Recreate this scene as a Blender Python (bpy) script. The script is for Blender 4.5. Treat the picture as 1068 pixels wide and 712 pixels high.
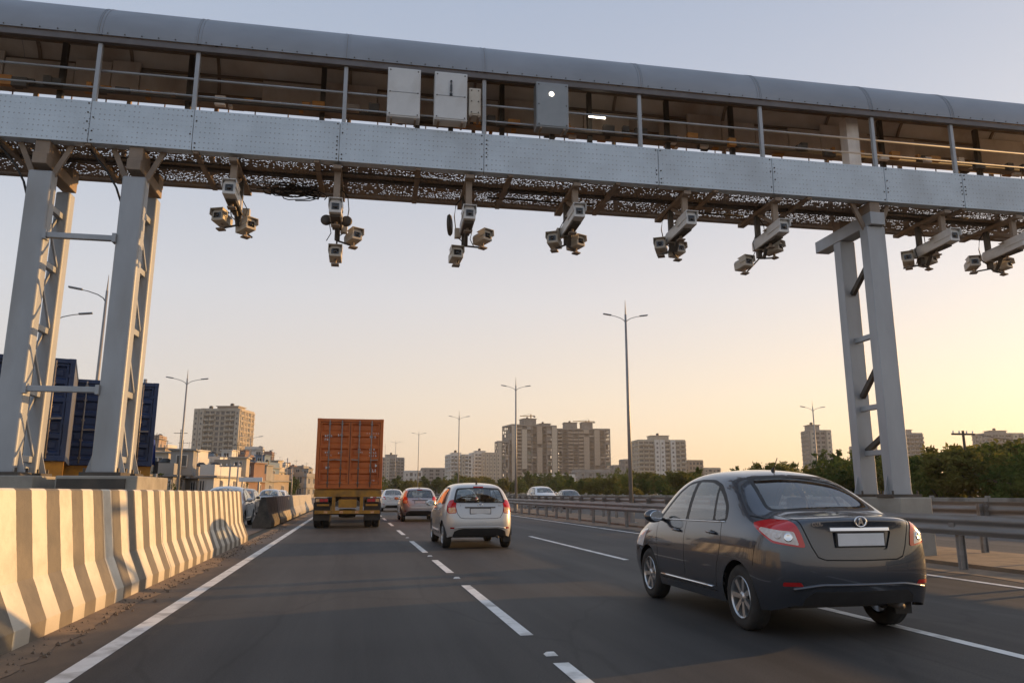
import bpy, bmesh, math, random
from mathutils import Vector, Matrix
from mathutils.bvhtree import BVHTree
R = math.radians
random.seed(7)
S = bpy.context.scene
C = S.collection
for o in list(bpy.data.objects): bpy.data.objects.remove(o)

# ------------------------------------------------------------ camera, sky, sun, exposure
CAM_H = 1.28; F_PX = 780.0; W_PX = 1068.0; H_PX = 712.0
PITCH = 0.199244; YAW = 0.206865          # up, and to the right of the road
cd = bpy.data.cameras.new('camera'); cam = bpy.data.objects.new('camera', cd); C.objects.link(cam)
cam.location = (0, 0, CAM_H); cam.rotation_euler = (R(90) + PITCH, 0, -YAW)
cd.sensor_width = 36; cd.lens = F_PX / W_PX * 36; cd.clip_start = .1; cd.clip_end = 9000
S.camera = cam
SUN_AZ = R(76); SUN_EL = R(8.0)           # azimuth from the road direction (+Y) to the right
wd = bpy.data.worlds.new('World'); S.world = wd; wd.use_nodes = True
nt = wd.node_tree
for n in list(nt.nodes): nt.nodes.remove(n)
sky = nt.nodes.new('ShaderNodeTexSky'); sky.sky_type = 'NISHITA'; sky.sun_disc = False
sky.sun_elevation = SUN_EL; sky.sun_rotation = SUN_AZ
sky.air_density = 1.0; sky.dust_density = 1.5; sky.ozone_density = 1.5; sky.altitude = 100
bg = nt.nodes.new('ShaderNodeBackground'); bg.inputs[1].default_value = .13
wo = nt.nodes.new('ShaderNodeOutputWorld')
# evening haze: a pale veil over the clear sky, golden towards the low sun, greyer and cooler away from it
tcw = nt.nodes.new('ShaderNodeTexCoord'); spw = nt.nodes.new('ShaderNodeSeparateXYZ')
nt.links.new(tcw.outputs['Generated'], spw.inputs[0])
def veil_ramp(stops):
    r = nt.nodes.new('ShaderNodeValToRGB'); nt.links.new(spw.outputs[2], r.inputs[0]); el = r.color_ramp.elements
    el[0].position = stops[0][0]; el[0].color = (*stops[0][1], 1); el[1].position = stops[-1][0]; el[1].color = (*stops[-1][1], 1)
    for p_, c_ in stops[1:-1]: e_ = el.new(p_); e_.color = (*c_, 1)
    return r
warm = veil_ramp([(0,(.95,.60,.31)),(.12,(.89,.655,.44)),(.25,(.72,.62,.565)),(.40,(.52,.505,.535)),(.60,(.37,.40,.49)),(1,(.32,.41,.56))])
cool = veil_ramp([(0,(.55,.495,.495)),(.12,(.57,.54,.55)),(.25,(.555,.565,.605)),(.40,(.46,.50,.58)),(.60,(.36,.43,.55)),(1,(.32,.41,.56))])
dts = nt.nodes.new('ShaderNodeVectorMath'); dts.operation = 'DOT_PRODUCT'; dts.inputs[1].default_value = (math.sin(SUN_AZ), math.cos(SUN_AZ), 0)
nt.links.new(tcw.outputs['Generated'], dts.inputs[0])
wmr = nt.nodes.new('ShaderNodeMapRange'); wmr.inputs[1].default_value = -.45; wmr.inputs[2].default_value = 1.0; nt.links.new(dts.outputs['Value'], wmr.inputs[0])
rmp = nt.nodes.new('ShaderNodeMixRGB'); nt.links.new(wmr.outputs[0], rmp.inputs[0]); nt.links.new(cool.outputs[0], rmp.inputs[1]); nt.links.new(warm.outputs[0], rmp.inputs[2])
veil = nt.nodes.new('ShaderNodeMixRGB'); veil.blend_type = 'ADD'; veil.inputs[0].default_value = 1
sc1 = nt.nodes.new('ShaderNodeMixRGB'); sc1.blend_type = 'MULTIPLY'; sc1.inputs[0].default_value = 1; sc1.inputs[2].default_value = (.32,.32,.32,1)
sc2 = nt.nodes.new('ShaderNodeMixRGB'); sc2.blend_type = 'MULTIPLY'; sc2.inputs[0].default_value = 1; sc2.inputs[2].default_value = (6.0,6.0,6.0,1)
nt.links.new(sky.outputs[0], sc1.inputs[1]); nt.links.new(rmp.outputs[0], sc2.inputs[1])
nt.links.new(sc1.outputs[0], veil.inputs[1]); nt.links.new(sc2.outputs[0], veil.inputs[2])
nt.links.new(veil.outputs[0], bg.inputs[0]); nt.links.new(bg.outputs[0], wo.inputs[0])
sl = bpy.data.lights.new('sun', 'SUN'); sl.energy = 4.5; sl.angle = R(.55); sl.color = (1, .56, .21)
so = bpy.data.objects.new('sun', sl); C.objects.link(so)
sdir = Vector((math.sin(SUN_AZ)*math.cos(SUN_EL), math.cos(SUN_AZ)*math.cos(SUN_EL), math.sin(SUN_EL)))
so.rotation_euler = sdir.to_track_quat('Z', 'Y').to_euler(); so.location = sdir * 60
vs = S.view_settings; vs.view_transform = 'Standard'; vs.look = 'None'; vs.gamma = 1; vs.use_curve_mapping = False
vs.exposure = 0.38

# ------------------------------------------------------------ helpers
def ray(px, py):
    dx = px - W_PX/2; dz = -(py - H_PX/2)
    c, n = math.cos(PITCH), math.sin(PITCH)
    v = (dx, F_PX*c - dz*n, F_PX*n + dz*c)
    c, n = math.cos(YAW), math.sin(YAW)
    return Vector((v[0]*c + v[1]*n, -v[0]*n + v[1]*c, v[2]))
def atY(px, py, Y): r = ray(px, py); return r*(Y/r.y) + Vector((0, 0, CAM_H))
def atX(px, py, X): r = ray(px, py); return r*(X/r.x) + Vector((0, 0, CAM_H))

def setin(b, k, v):
    if k in b.inputs: b.inputs[k].default_value = v
MATS = {}
def mk(name, c1, c2=None, scale=3.0, rough=.6, metal=0.0, bump=0.0, bscale=40.0, detail=6.0, stretch=(1, 1, 1), coat=0.0,
       rough2=None, c3=None, scale3=.6, lo=.35, hi=.65, spec=None):
    m = bpy.data.materials.new(name); m.use_nodes = True; t = m.node_tree; b = t.nodes['Principled BSDF']
    setin(b, 'Roughness', rough); setin(b, 'Metallic', metal); setin(b, 'Coat Weight', coat)
    if coat: setin(b, 'Coat Roughness', .04)
    if spec is not None: setin(b, 'Specular IOR Level', spec)
    b.inputs['Base Color'].default_value = (*c1, 1)
    if c2 or bump:
        tc = t.nodes.new('ShaderNodeTexCoord'); mp = t.nodes.new('ShaderNodeMapping'); mp.inputs['Scale'].default_value = stretch
        t.links.new(tc.outputs['Object'], mp.inputs['Vector'])
    if c2:
        nz = t.nodes.new('ShaderNodeTexNoise'); nz.inputs['Scale'].default_value = scale; nz.inputs['Detail'].default_value = detail
        nz.inputs['Roughness'].default_value = .62
        t.links.new(mp.outputs[0], nz.inputs['Vector'])
        cr = t.nodes.new('ShaderNodeValToRGB'); cr.color_ramp.elements[0].position = lo; cr.color_ramp.elements[1].position = hi
        cr.color_ramp.elements[0].color = (*c1, 1); cr.color_ramp.elements[1].color = (*c2, 1)
        t.links.new(nz.outputs['Fac'], cr.inputs[0]); out = cr.outputs[0]
        if c3:
            n3 = t.nodes.new('ShaderNodeTexNoise'); n3.inputs['Scale'].default_value = scale3; n3.inputs['Detail'].default_value = 5
            t.links.new(mp.outputs[0], n3.inputs['Vector'])
            r3 = t.nodes.new('ShaderNodeValToRGB'); r3.color_ramp.elements[0].position = .5; r3.color_ramp.elements[1].position = .72
            t.links.new(n3.outputs['Fac'], r3.inputs[0])
            mx = t.nodes.new('ShaderNodeMixRGB'); t.links.new(r3.outputs[0], mx.inputs[0]); t.links.new(out, mx.inputs[1])
            mx.inputs[2].default_value = (*c3, 1); out = mx.outputs[0]
        t.links.new(out, b.inputs['Base Color'])
        if rough2 is not None:
            mr = t.nodes.new('ShaderNodeMapRange'); mr.inputs[3].default_value = rough; mr.inputs[4].default_value = rough2
            t.links.new(nz.outputs['Fac'], mr.inputs[0]); t.links.new(mr.outputs[0], b.inputs['Roughness'])
    if bump:
        nb = t.nodes.new('ShaderNodeTexNoise'); nb.inputs['Scale'].default_value = bscale; nb.inputs['Detail'].default_value = 4
        t.links.new(tc.outputs['Object'], nb.inputs['Vector'])
        bp = t.nodes.new('ShaderNodeBump'); bp.inputs['Strength'].default_value = bump; bp.inputs['Distance'].default_value = .01
        t.links.new(nb.outputs['Fac'], bp.inputs['Height']); t.links.new(bp.outputs[0], b.inputs['Normal'])
    MATS[name] = m
    return m
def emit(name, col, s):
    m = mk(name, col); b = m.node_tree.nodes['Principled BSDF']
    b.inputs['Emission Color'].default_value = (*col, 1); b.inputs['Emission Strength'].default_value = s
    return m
def glassmat(name, tint, refl=1.0):
    m = bpy.data.materials.new(name); m.use_nodes = True; t = m.node_tree
    for n in list(t.nodes): t.nodes.remove(n)
    o = t.nodes.new('ShaderNodeOutputMaterial'); mix = t.nodes.new('ShaderNodeMixShader'); tr = t.nodes.new('ShaderNodeBsdfTransparent')
    gl = t.nodes.new('ShaderNodeBsdfGlossy')
    # thin pane: the same Schlick reflection from either side
    ge = t.nodes.new('ShaderNodeNewGeometry'); dt = t.nodes.new('ShaderNodeVectorMath'); dt.operation = 'DOT_PRODUCT'
    t.links.new(ge.outputs['Incoming'], dt.inputs[0]); t.links.new(ge.outputs['Normal'], dt.inputs[1])
    def mth(op, a, c=None):
        x = t.nodes.new('ShaderNodeMath'); x.operation = op
        for i, q in enumerate((a, c)):
            if q is None: continue
            if isinstance(q, (int, float)): x.inputs[i].default_value = q
            else: t.links.new(q, x.inputs[i])
        return x
    fr = mth('ADD', mth('MULTIPLY', mth('POWER', mth('SUBTRACT', 1.0, mth('ABSOLUTE', dt.outputs['Value']).outputs[0]).outputs[0], 4.0).outputs[0], .86).outputs[0], .14)
    tr.inputs[0].default_value = (*tint, 1); gl.inputs['Roughness'].default_value = .02
    gl.inputs[0].default_value = (refl, refl, refl, 1)
    t.links.new(fr.outputs[0], mix.inputs[0]); t.links.new(tr.outputs[0], mix.inputs[1]); t.links.new(gl.outputs[0], mix.inputs[2])
    t.links.new(mix.outputs[0], o.inputs[0]); MATS[name] = m
    return m

class MB:
    def __init__(s): s.v = []; s.f = []; s.mi = []; s.cur = 0
    def add(s, vs, fs):
        n = len(s.v); s.v += [tuple(p) for p in vs]
        for f in fs: s.f.append(tuple(i+n for i in f)); s.mi.append(s.cur)
        return s
    def box(s, x0, x1, y0, y1, z0, z1):
        return s.add([(x0,y0,z0),(x1,y0,z0),(x1,y1,z0),(x0,y1,z0),(x0,y0,z1),(x1,y0,z1),(x1,y1,z1),(x0,y1,z1)],
                     [(0,3,2,1),(4,5,6,7),(0,1,5,4),(1,2,6,5),(2,3,7,6),(3,0,4,7)])
    def cbox(s, cx, cy, cz, sx, sy, sz): return s.box(cx-sx/2, cx+sx/2, cy-sy/2, cy+sy/2, cz-sz/2, cz+sz/2)
    def bar(s, a, b, w, h, up=(0,0,1)):
        a, b, up = Vector(a), Vector(b), Vector(up); d = (b-a).normalized(); x = d.cross(up)
        if x.length < 1e-4: x = d.cross(Vector((1,0,0)))
        x.normalize(); y = x.cross(d); x *= w/2; y *= h/2
        return s.add([a-x-y, a+x-y, a+x+y, a-x+y, b-x-y, b+x-y, b+x+y, b-x+y],
                     [(3,2,1,0),(4,5,6,7),(0,1,5,4),(1,2,6,5),(2,3,7,6),(3,0,4,7)])
    def tube(s, pts, r, n=8, r2=None, cap=True):
        pts = [Vector(p) for p in pts]; N = len(pts); vs = []; fs = []
        for i, p in enumerate(pts):
            d = (pts[min(i+1,N-1)] - pts[max(i-1,0)]).normalized()
            x = d.cross(Vector((0,0,1)))
            if x.length < 1e-3: x = d.cross(Vector((0,1,0)))
            x.normalize(); y = x.cross(d)
            rr = r if r2 is None else r + (r2-r)*i/(N-1)
            for k in range(n):
                a = 2*math.pi*k/n; vs.append(p + x*math.cos(a)*rr + y*math.sin(a)*rr)
        for i in range(N-1):
            for k in range(n):
                k2 = (k+1) % n; fs.append((i*n+k, i*n+k2, (i+1)*n+k2, (i+1)*n+k))
        if cap: fs.append(tuple(range(n))[::-1]); fs.append(tuple((N-1)*n+k for k in range(n)))
        return s.add(vs, fs)
    def lathe(s, prof, n=32, M=None, close=False):
        # prof: (r, a) pairs, axis = local Y
        vs = []; fs = []; P = len(prof)
        for k in range(n):
            t = 2*math.pi*k/n
            for r, a in prof: vs.append(Vector((r*math.cos(t), a, r*math.sin(t))))
        for k in range(n):
            k2 = (k+1) % n
            for i in range(P-1 if not close else P):
                j = (i+1) % P; fs.append((k*P+i, k*P+j, k2*P+j, k2*P+i))
        if M: vs = [M @ p for p in vs]
        return s.add(vs, fs)
    def extr(s, prof, y0, y1, cap=True):
        n = len(prof)
        vs = [(x, y0, z) for x, z in prof] + [(x, y1, z) for x, z in prof]
        fs = [(i, (i+1) % n, n+(i+1) % n, n+i) for i in range(n)]
        if cap: fs += [tuple(range(n))[::-1], tuple(range(n, 2*n))]
        return s.add(vs, fs)
    def strip(s, prof, y0, y1):
        n = len(prof)
        vs = [(x, y0, z) for x, z in prof] + [(x, y1, z) for x, z in prof]
        return s.add(vs, [(i, i+1, n+i+1, n+i) for i in range(n-1)])
    def mesh(s, name, mats, smooth=False, fix=True):
        me = bpy.data.meshes.new(name); me.from_pydata([tuple(p) for p in s.v], [], s.f)
        for m in (mats if isinstance(mats, (list, tuple)) else [mats]): me.materials.append(MATS[m] if isinstance(m, str) else m)
        if any(s.mi): me.polygons.foreach_set('material_index', s.mi)
        if fix:
            b = bmesh.new(); b.from_mesh(me); bmesh.ops.recalc_face_normals(b, faces=b.faces); b.to_mesh(me); b.free()
        if smooth: me.polygons.foreach_set('use_smooth', [True]*len(me.polygons))
        me.update(); return me
    def build(s, name, mats, parent=None, smooth=False, loc=None, rot=None, bevel=0, ang=None, fix=True):
        o = inst(name, s.mesh(name, mats, smooth, fix), parent, loc, rot)
        if bevel:
            bm_ = o.modifiers.new('bevel', 'BEVEL'); bm_.width = bevel; bm_.segments = 2; bm_.limit_method = 'ANGLE'; bm_.angle_limit = R(40)
        if ang: o.data.set_sharp_from_angle(angle=R(ang))
        return o
def inst(name, me, parent=None, loc=None, rot=None, scale=None):
    o = bpy.data.objects.new(name, me); C.objects.link(o)
    if parent: o.parent = parent
    if loc is not None: o.location = loc
    if rot is not None: o.rotation_euler = rot
    if scale is not None: o.scale = scale
    return o
def tag(o, label=None, cat=None, group=None, kind=None):
    if label: o['label'] = label
    if cat: o['category'] = cat
    if group: o['group'] = group
    if kind: o['kind'] = kind
    return o
def thing(name, label, cat, loc=(0,0,0), rz=0, group=None):
    o = inst(name, None, None, loc, (0,0,rz)); o.empty_display_size = .2
    return tag(o, label, cat, group)
def copy_tree(o, parent=None):
    c = o.copy(); C.objects.link(c); c.parent = parent
    for ch in list(o.children): copy_tree(ch, c)
    return c
def dup(root, loc, rz, label=None, group=None):
    c = copy_tree(root); c.location = loc; c.rotation_euler = (0,0,rz)
    if label: c['label'] = label
    if group: c['group'] = group
    return c
def ordinal(n):
    w = ['first','second','third','fourth','fifth','sixth','seventh','eighth','ninth','tenth','eleventh','twelfth','thirteenth','fourteenth','fifteenth','sixteenth','seventeenth','eighteenth','nineteenth','twentieth']
    if n <= 20: return w[n-1]
    t = {2:'twenty',3:'thirty',4:'forty'}[n//10]
    return t + '-' + w[n%10-1] if n % 10 else {20:'twentieth',30:'thirtieth',40:'fortieth'}[n]

# ------------------------------------------------------------ materials
mk('ground', (.16,.12,.075), (.10,.085,.055), .35, .95, bump=.4, bscale=6, c3=(.07,.075,.035), scale3=.08)
mk('sand', (.26,.18,.115), (.16,.115,.08), 2.2, .95, bump=.5, bscale=30, c3=(.11,.085,.065), scale3=.8)
mk('concrete', (.34,.32,.28), (.25,.235,.205), 1.8, .85, bump=.25, bscale=60, c3=(.17,.15,.125), scale3=.9)
mk('white_paint', (.74,.73,.70), (.50,.49,.46), 5.0, .6, lo=.45, hi=.85, bump=.15, bscale=90, c3=(.30,.285,.265), scale3=2.5)
mk('galv', (.46,.48,.50), (.36,.38,.40), 2.6, .45, .55, bump=.05, bscale=30, rough2=.6, c3=(.29,.285,.275), scale3=1.2)
mk('rail_steel', (.30,.29,.28), (.21,.20,.19), 2.0, .5, .55, stretch=(1,.25,2.5), rough2=.62, c3=(.16,.125,.095), scale3=1.5)
mk('leg_paint', (.37,.395,.425), (.31,.33,.355), 1.6, .42, .25, stretch=(1,1,.3), bump=.04, bscale=25, rough2=.55, c3=(.26,.26,.255), scale3=.9)
mk('roof_sheet', (.29,.305,.335), (.245,.26,.285), .9, .45, .35, stretch=(.6,1,1), rough2=.55, c3=(.21,.22,.235), scale3=.5)
mk('primer', (.30,.235,.18), (.21,.165,.13), 2.5, .7, .1, c3=(.25,.17,.10), scale3=1.4, bump=.1)
mk('dark_steel', (.06,.055,.05), (.10,.085,.07), 3, .6, .4)
mk('panel_tan', (.84,.78,.72), (.70,.63,.56), 1.5, .6, .1, stretch=(1,1,.5), c3=(.48,.38,.30), scale3=1.3)
mk('ceiling_skin', (.78,.74,.69), (.66,.61,.55), 1.2, .5, c3=(.48,.40,.33), scale3=.9)
mk('eaves', (.15,.14,.145), (.11,.10,.10), 2, .5, .3)
mk('orange_box', (.45,.20,.035), (.35,.15,.03), 3, .55)
mk('cabinet', (.60,.61,.61), (.52,.53,.535), 2.0, .45, .1, c3=(.45,.43,.40), scale3=1.5)
mk('cabinet_grey', (.26,.275,.285), (.22,.235,.245), 2.0, .4, .4)
mk('camera_cream', (.53,.49,.42), (.43,.39,.33), 3.0, .45, c3=(.28,.24,.19), scale3=2.2)
mk('camera_white', (.64,.635,.62), (.55,.54,.52), 3.0, .4, c3=(.42,.39,.34), scale3=2.0)
mk('lens_black', (.008,.008,.01), rough=.08, coat=.6)
mk('cable', (.02,.02,.02), rough=.6)
mk('rubber', (.018,.018,.018), (.03,.029,.028), 12, .8, bump=.1)
mk('alloy', (.55,.56,.57), (.48,.49,.5), 6, .32, .85)
mk('black_plastic', (.015,.015,.016), (.022,.022,.023), 8, .55)
mk('panel_gap', (.004,.004,.004), rough=.8)
mk('chrome', (.75,.76,.78), rough=.12, metal=1)
mk('plate_white', (.70,.70,.70), (.64,.64,.64), 6, .5)
mk('seat', (.05,.048,.045), (.07,.066,.06), 20, .9)
mk('lamp_red', (.50,.008,.012), rough=.12, coat=.8)
mk('lamp_clear', (.70,.66,.63), (.52,.44,.40), 22, .14, coat=.8)
mk('lamp_amber', (.65,.22,.04), (.75,.5,.3), 22, .14, coat=.8)
mk('reflector_red', (.30,.01,.012), rough=.25)
mk('head_lamp', (.75,.76,.78), rough=.08, coat=1)
glassmat('car_glass', (.80,.84,.82)); glassmat('dark_glass', (.16,.17,.17))
def paint(name, col, metal=.5, rough=.32):
    m = mk(name, col, tuple(c*.93 for c in col), 2.0, rough, metal, coat=1.0); return m
paint('paint_grey', (.060,.070,.088), .55, .24); paint('paint_silver', (.55,.55,.545), .35, .4); paint('paint_white', (.62,.62,.61), .0, .35)
paint('paint_red', (.30,.02,.02)); paint('paint_dark', (.02,.022,.026)); paint('paint_blue', (.16,.21,.28)); paint('paint_pearl', (.40,.41,.42), .5)
mk('container_orange', (.58,.15,.028), (.46,.11,.02), 2.0, .55, c3=(.34,.07,.018), scale3=1.1, bump=.05, bscale=20, stretch=(1,1,.4))
mk('container_blue', (.018,.045,.13), (.012,.03,.09), 2.0, .5, c3=(.03,.04,.07), scale3=1.1, stretch=(1,1,.4))
mk('rod_grey', (.32,.29,.26), (.22,.19,.17), 6, .5, .5)
mk('truck_yellow', (.50,.24,.02), (.34,.15,.015), 3.0, .55, c3=(.12,.07,.03), scale3=1.8)
mk('truck_black', (.03,.027,.024), (.05,.044,.038), 5, .7)
mk('pole_steel', (.30,.29,.28), (.24,.235,.23), 2, .5, .4)
mk('bark', (.09,.065,.045), (.05,.038,.028), 8, .9, bump=.5, bscale=20, stretch=(1,1,.25))
mk('stone_debris', (.20,.16,.12), (.13,.105,.085), 9, .95)

def asphalt():
    m = bpy.data.materials.new('asphalt'); m.use_nodes = True; t = m.node_tree; b = t.nodes['Principled BSDF']; N = t.nodes.new; L = t.links.new
    tc = N('ShaderNodeTexCoord')
    def noise(sc, det, st=(1,1,1), rg=.6):
        mp = N('ShaderNodeMapping'); mp.inputs['Scale'].default_value = st; L(tc.outputs['Object'], mp.inputs['Vector'])
        n = N('ShaderNodeTexNoise'); n.inputs['Scale'].default_value = sc; n.inputs['Detail'].default_value = det; n.inputs['Roughness'].default_value = rg
        L(mp.outputs[0], n.inputs['Vector']); return n.outputs['Fac']
    def ramp(src, p0, p1, c0, c1):
        r = N('ShaderNodeValToRGB'); r.color_ramp.elements[0].position = p0; r.color_ramp.elements[1].position = p1
        r.color_ramp.elements[0].color = (*c0, 1); r.color_ramp.elements[1].color = (*c1, 1); L(src, r.inputs[0]); return r.outputs[0]
    def mul(a, c, ty='MULTIPLY', f=1.0):
        x = N('ShaderNodeMixRGB'); x.blend_type = ty; x.inputs[0].default_value = f; L(a, x.inputs[1]); L(c, x.inputs[2]); return x.outputs[0]
    base = ramp(noise(.45, 6, (1.6,.22,1)), .3, .72, (.034,.0325,.032), (.050,.0475,.0465))
    fine = ramp(noise(70, 3), .35, .7, (.62,.62,.62), (1.35,1.33,1.3))
    streak = ramp(noise(1.5, 4, (1.3,.02,1)), .35, .7, (.66,.66,.66), (1.28,1.26,1.23))
    patch = ramp(noise(.16, 3, (.5,1,1)), .45, .62, (.78,.78,.79), (1.18,1.16,1.13))
    col = mul(mul(mul(base, fine), streak), patch)
    # sealed cracks: thin wandering tar lines, only here and there
    wp = N('ShaderNodeMapping'); wp.inputs['Scale'].default_value = (.5,.16,1); L(tc.outputs['Object'], wp.inputs['Vector'])
    wn_ = N('ShaderNodeTexNoise'); wn_.inputs['Scale'].default_value = 1.2; wn_.inputs['Detail'].default_value = 6; L(wp.outputs[0], wn_.inputs['Vector'])
    wa = N('ShaderNodeMixRGB'); wa.blend_type = 'ADD'; wa.inputs[0].default_value = .55; L(wp.outputs[0], wa.inputs[1]); L(wn_.outputs['Color'], wa.inputs[2])
    vo = N('ShaderNodeTexVoronoi'); vo.feature = 'DISTANCE_TO_EDGE'; vo.inputs['Scale'].default_value = 1.0; L(wa.outputs[0], vo.inputs['Vector'])
    ck = ramp(vo.outputs['Distance'], .005, .013, (.74,.74,.74), (1,1,1)); col = mul(col, ck)
    sp = N('ShaderNodeSeparateXYZ'); L(tc.outputs['Object'], sp.inputs[0])
    ad = N('ShaderNodeMath'); ad.operation = 'MULTIPLY_ADD'; ad.inputs[1].default_value = 1.5; L(noise(1.1, 8, (1,.5,1), .7), ad.inputs[0]); L(sp.outputs[0], ad.inputs[2])
    dm = N('ShaderNodeMapRange'); dm.inputs[1].default_value = -1.0; dm.inputs[2].default_value = -1.95; L(ad.outputs[0], dm.inputs[0])
    dx = N('ShaderNodeMixRGB'); L(dm.outputs[0], dx.inputs[0]); L(col, dx.inputs[1]); dx.inputs[2].default_value = (.17,.122,.085, 1); col = dx.outputs[0]
    L(col, b.inputs['Base Color'])
    rr = N('ShaderNodeMapRange'); rr.inputs[3].default_value = .58; rr.inputs[4].default_value = .82; L(noise(.8, 4, (1.4,.15,1)), rr.inputs[0]); L(rr.outputs[0], b.inputs['Roughness'])
    bp = N('ShaderNodeBump'); bp.inputs['Strength'].default_value = .55; bp.inputs['Distance'].default_value = .006; L(noise(110, 2), bp.inputs['Height']); L(bp.outputs[0], b.inputs['Normal'])
    setin(b, 'Specular IOR Level', .4); MATS['asphalt'] = m
asphalt()
def barrier_paint(name, light, dark, y0=7.45, wdt=.34):
    m = bpy.data.materials.new(name); m.use_nodes = True; t = m.node_tree; b = t.nodes['Principled BSDF']; N = t.nodes.new; L = t.links.new
    tc = N('ShaderNodeTexCoord'); sp = N('ShaderNodeSeparateXYZ'); L(tc.outputs['Object'], sp.inputs[0])
    nz = N('ShaderNodeTexNoise'); nz.inputs['Scale'].default_value = 6; nz.inputs['Detail'].default_value = 5; L(tc.outputs['Object'], nz.inputs['Vector'])
    def mth(op, a, c=None):
        x = N('ShaderNodeMath'); x.operation = op
        for i, q in enumerate((a, c)):
            if q is None: continue
            if isinstance(q, (int, float)): x.inputs[i].default_value = q
            else: L(q, x.inputs[i])
        return x.outputs[0]
    y = mth('ADD', sp.outputs[1], mth('MULTIPLY', mth('SUBTRACT', nz.outputs['Fac'], .5), .035))
    y = mth('FRACT', mth('DIVIDE', mth('SUBTRACT', y, y0), 2*wdt))
    msk = mth('LESS_THAN', y, .5)
    mx = N('ShaderNodeMixRGB'); L(msk, mx.inputs[0]); mx.inputs[1].default_value = (*light, 1); mx.inputs[2].default_value = (*dark, 1)
    n2 = N('ShaderNodeTexNoise'); n2.inputs['Scale'].default_value = 2.2; n2.inputs['Detail'].default_value = 8; n2.inputs['Roughness'].default_value = .7; L(tc.outputs['Object'], n2.inputs['Vector'])
    r2 = N('ShaderNodeValToRGB'); r2.color_ramp.elements[0].position = .42; r2.color_ramp.elements[1].position = .75; L(n2.outputs['Fac'], r2.inputs[0])
    m2 = N('ShaderNodeMixRGB'); L(mth('MULTIPLY', r2.outputs[0], .55), m2.inputs[0]); L(mx.outputs[0], m2.inputs[1]); m2.inputs[2].default_value = (.28,.24,.18, 1)
    # road splash: dirt film low on the face, ragged edge
    mr = N('ShaderNodeMapRange'); mr.inputs[1].default_value = .38; mr.inputs[2].default_value = 0; L(mth('ADD', sp.outputs[2], mth('MULTIPLY', mth('SUBTRACT', n2.outputs['Fac'], .5), .5)), mr.inputs[0])
    m3 = N('ShaderNodeMixRGB'); L(mth('MULTIPLY', mr.outputs[0], .45), m3.inputs[0]); L(m2.outputs[0], m3.inputs[1]); m3.inputs[2].default_value = (.17,.135,.10, 1)
    L(m3.outputs[0], b.inputs['Base Color']); setin(b, 'Roughness', .7)
    nb = N('ShaderNodeTexNoise'); nb.inputs['Scale'].default_value = 35; nb.inputs['Detail'].default_value = 4; L(tc.outputs['Object'], nb.inputs['Vector'])
    bp = N('ShaderNodeBump'); bp.inputs['Strength'].default_value = .25; bp.inputs['Distance'].default_value = .01; L(nb.outputs['Fac'], bp.inputs['Height']); L(bp.outputs[0], b.inputs['Normal'])
    MATS[name] = m
barrier_paint('barrier_paint', (.66,.62,.53), (.125,.115,.10))
barrier_paint('barrier_dark', (.06,.058,.055), (.04,.04,.04))
barrier_paint('barrier_worn', (.44,.41,.36), (.30,.28,.25), wdt=.5)
def fascia():
    # riveted painted plate: a grid of small rivet heads, mottled paint, thin rust runs
    m = mk('fascia', (.55,.63,.70), (.47,.54,.60), 1.3, .42, .2, c3=(.41,.46,.505), scale3=.7)
    t = m.node_tree; b = t.nodes['Principled BSDF']; N = t.nodes.new; L = t.links.new
    tc = N('ShaderNodeTexCoord'); sp = N('ShaderNodeSeparateXYZ'); L(tc.outputs['Object'], sp.inputs[0])
    def mth(op, a, c=None):
        x = N('ShaderNodeMath'); x.operation = op
        for i, q in enumerate((a, c)):
            if q is None: continue
            if isinstance(q, (int, float)): x.inputs[i].default_value = q
            else: L(q, x.inputs[i])
        return x.outputs[0]
    def cell(o, p): return mth('MULTIPLY', mth('SUBTRACT', mth('FRACT', mth('DIVIDE', o, p)), .5), p)
    dx, dz = cell(sp.outputs[0], .082), cell(sp.outputs[2], .10)
    d = mth('SQRT', mth('ADD', mth('MULTIPLY', dx, dx), mth('MULTIPLY', dz, dz)))
    h = N('ShaderNodeMapRange'); h.inputs[1].default_value = .015; h.inputs[2].default_value = .008; L(d, h.inputs[0])
    nz = N('ShaderNodeTexNoise'); nz.inputs['Scale'].default_value = 5; L(tc.outputs['Object'], nz.inputs['Vector'])
    k = mth('MULTIPLY', h.outputs[0], mth('GREATER_THAN', nz.outputs['Fac'], .47))
    src = b.inputs['Base Color'].links[0].from_socket
    mx = N('ShaderNodeMixRGB'); L(mth('MULTIPLY', k, .55), mx.inputs[0]); L(src, mx.inputs[1]); mx.inputs[2].default_value = (.17,.15,.14, 1)
    L(mx.outputs[0], b.inputs['Base Color'])
    bp = N('ShaderNodeBump'); bp.inputs['Strength'].default_value = .5; bp.inputs['Distance'].default_value = .01; L(h.outputs[0], bp.inputs['Height']); L(bp.outputs[0], b.inputs['Normal'])
fascia()
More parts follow.
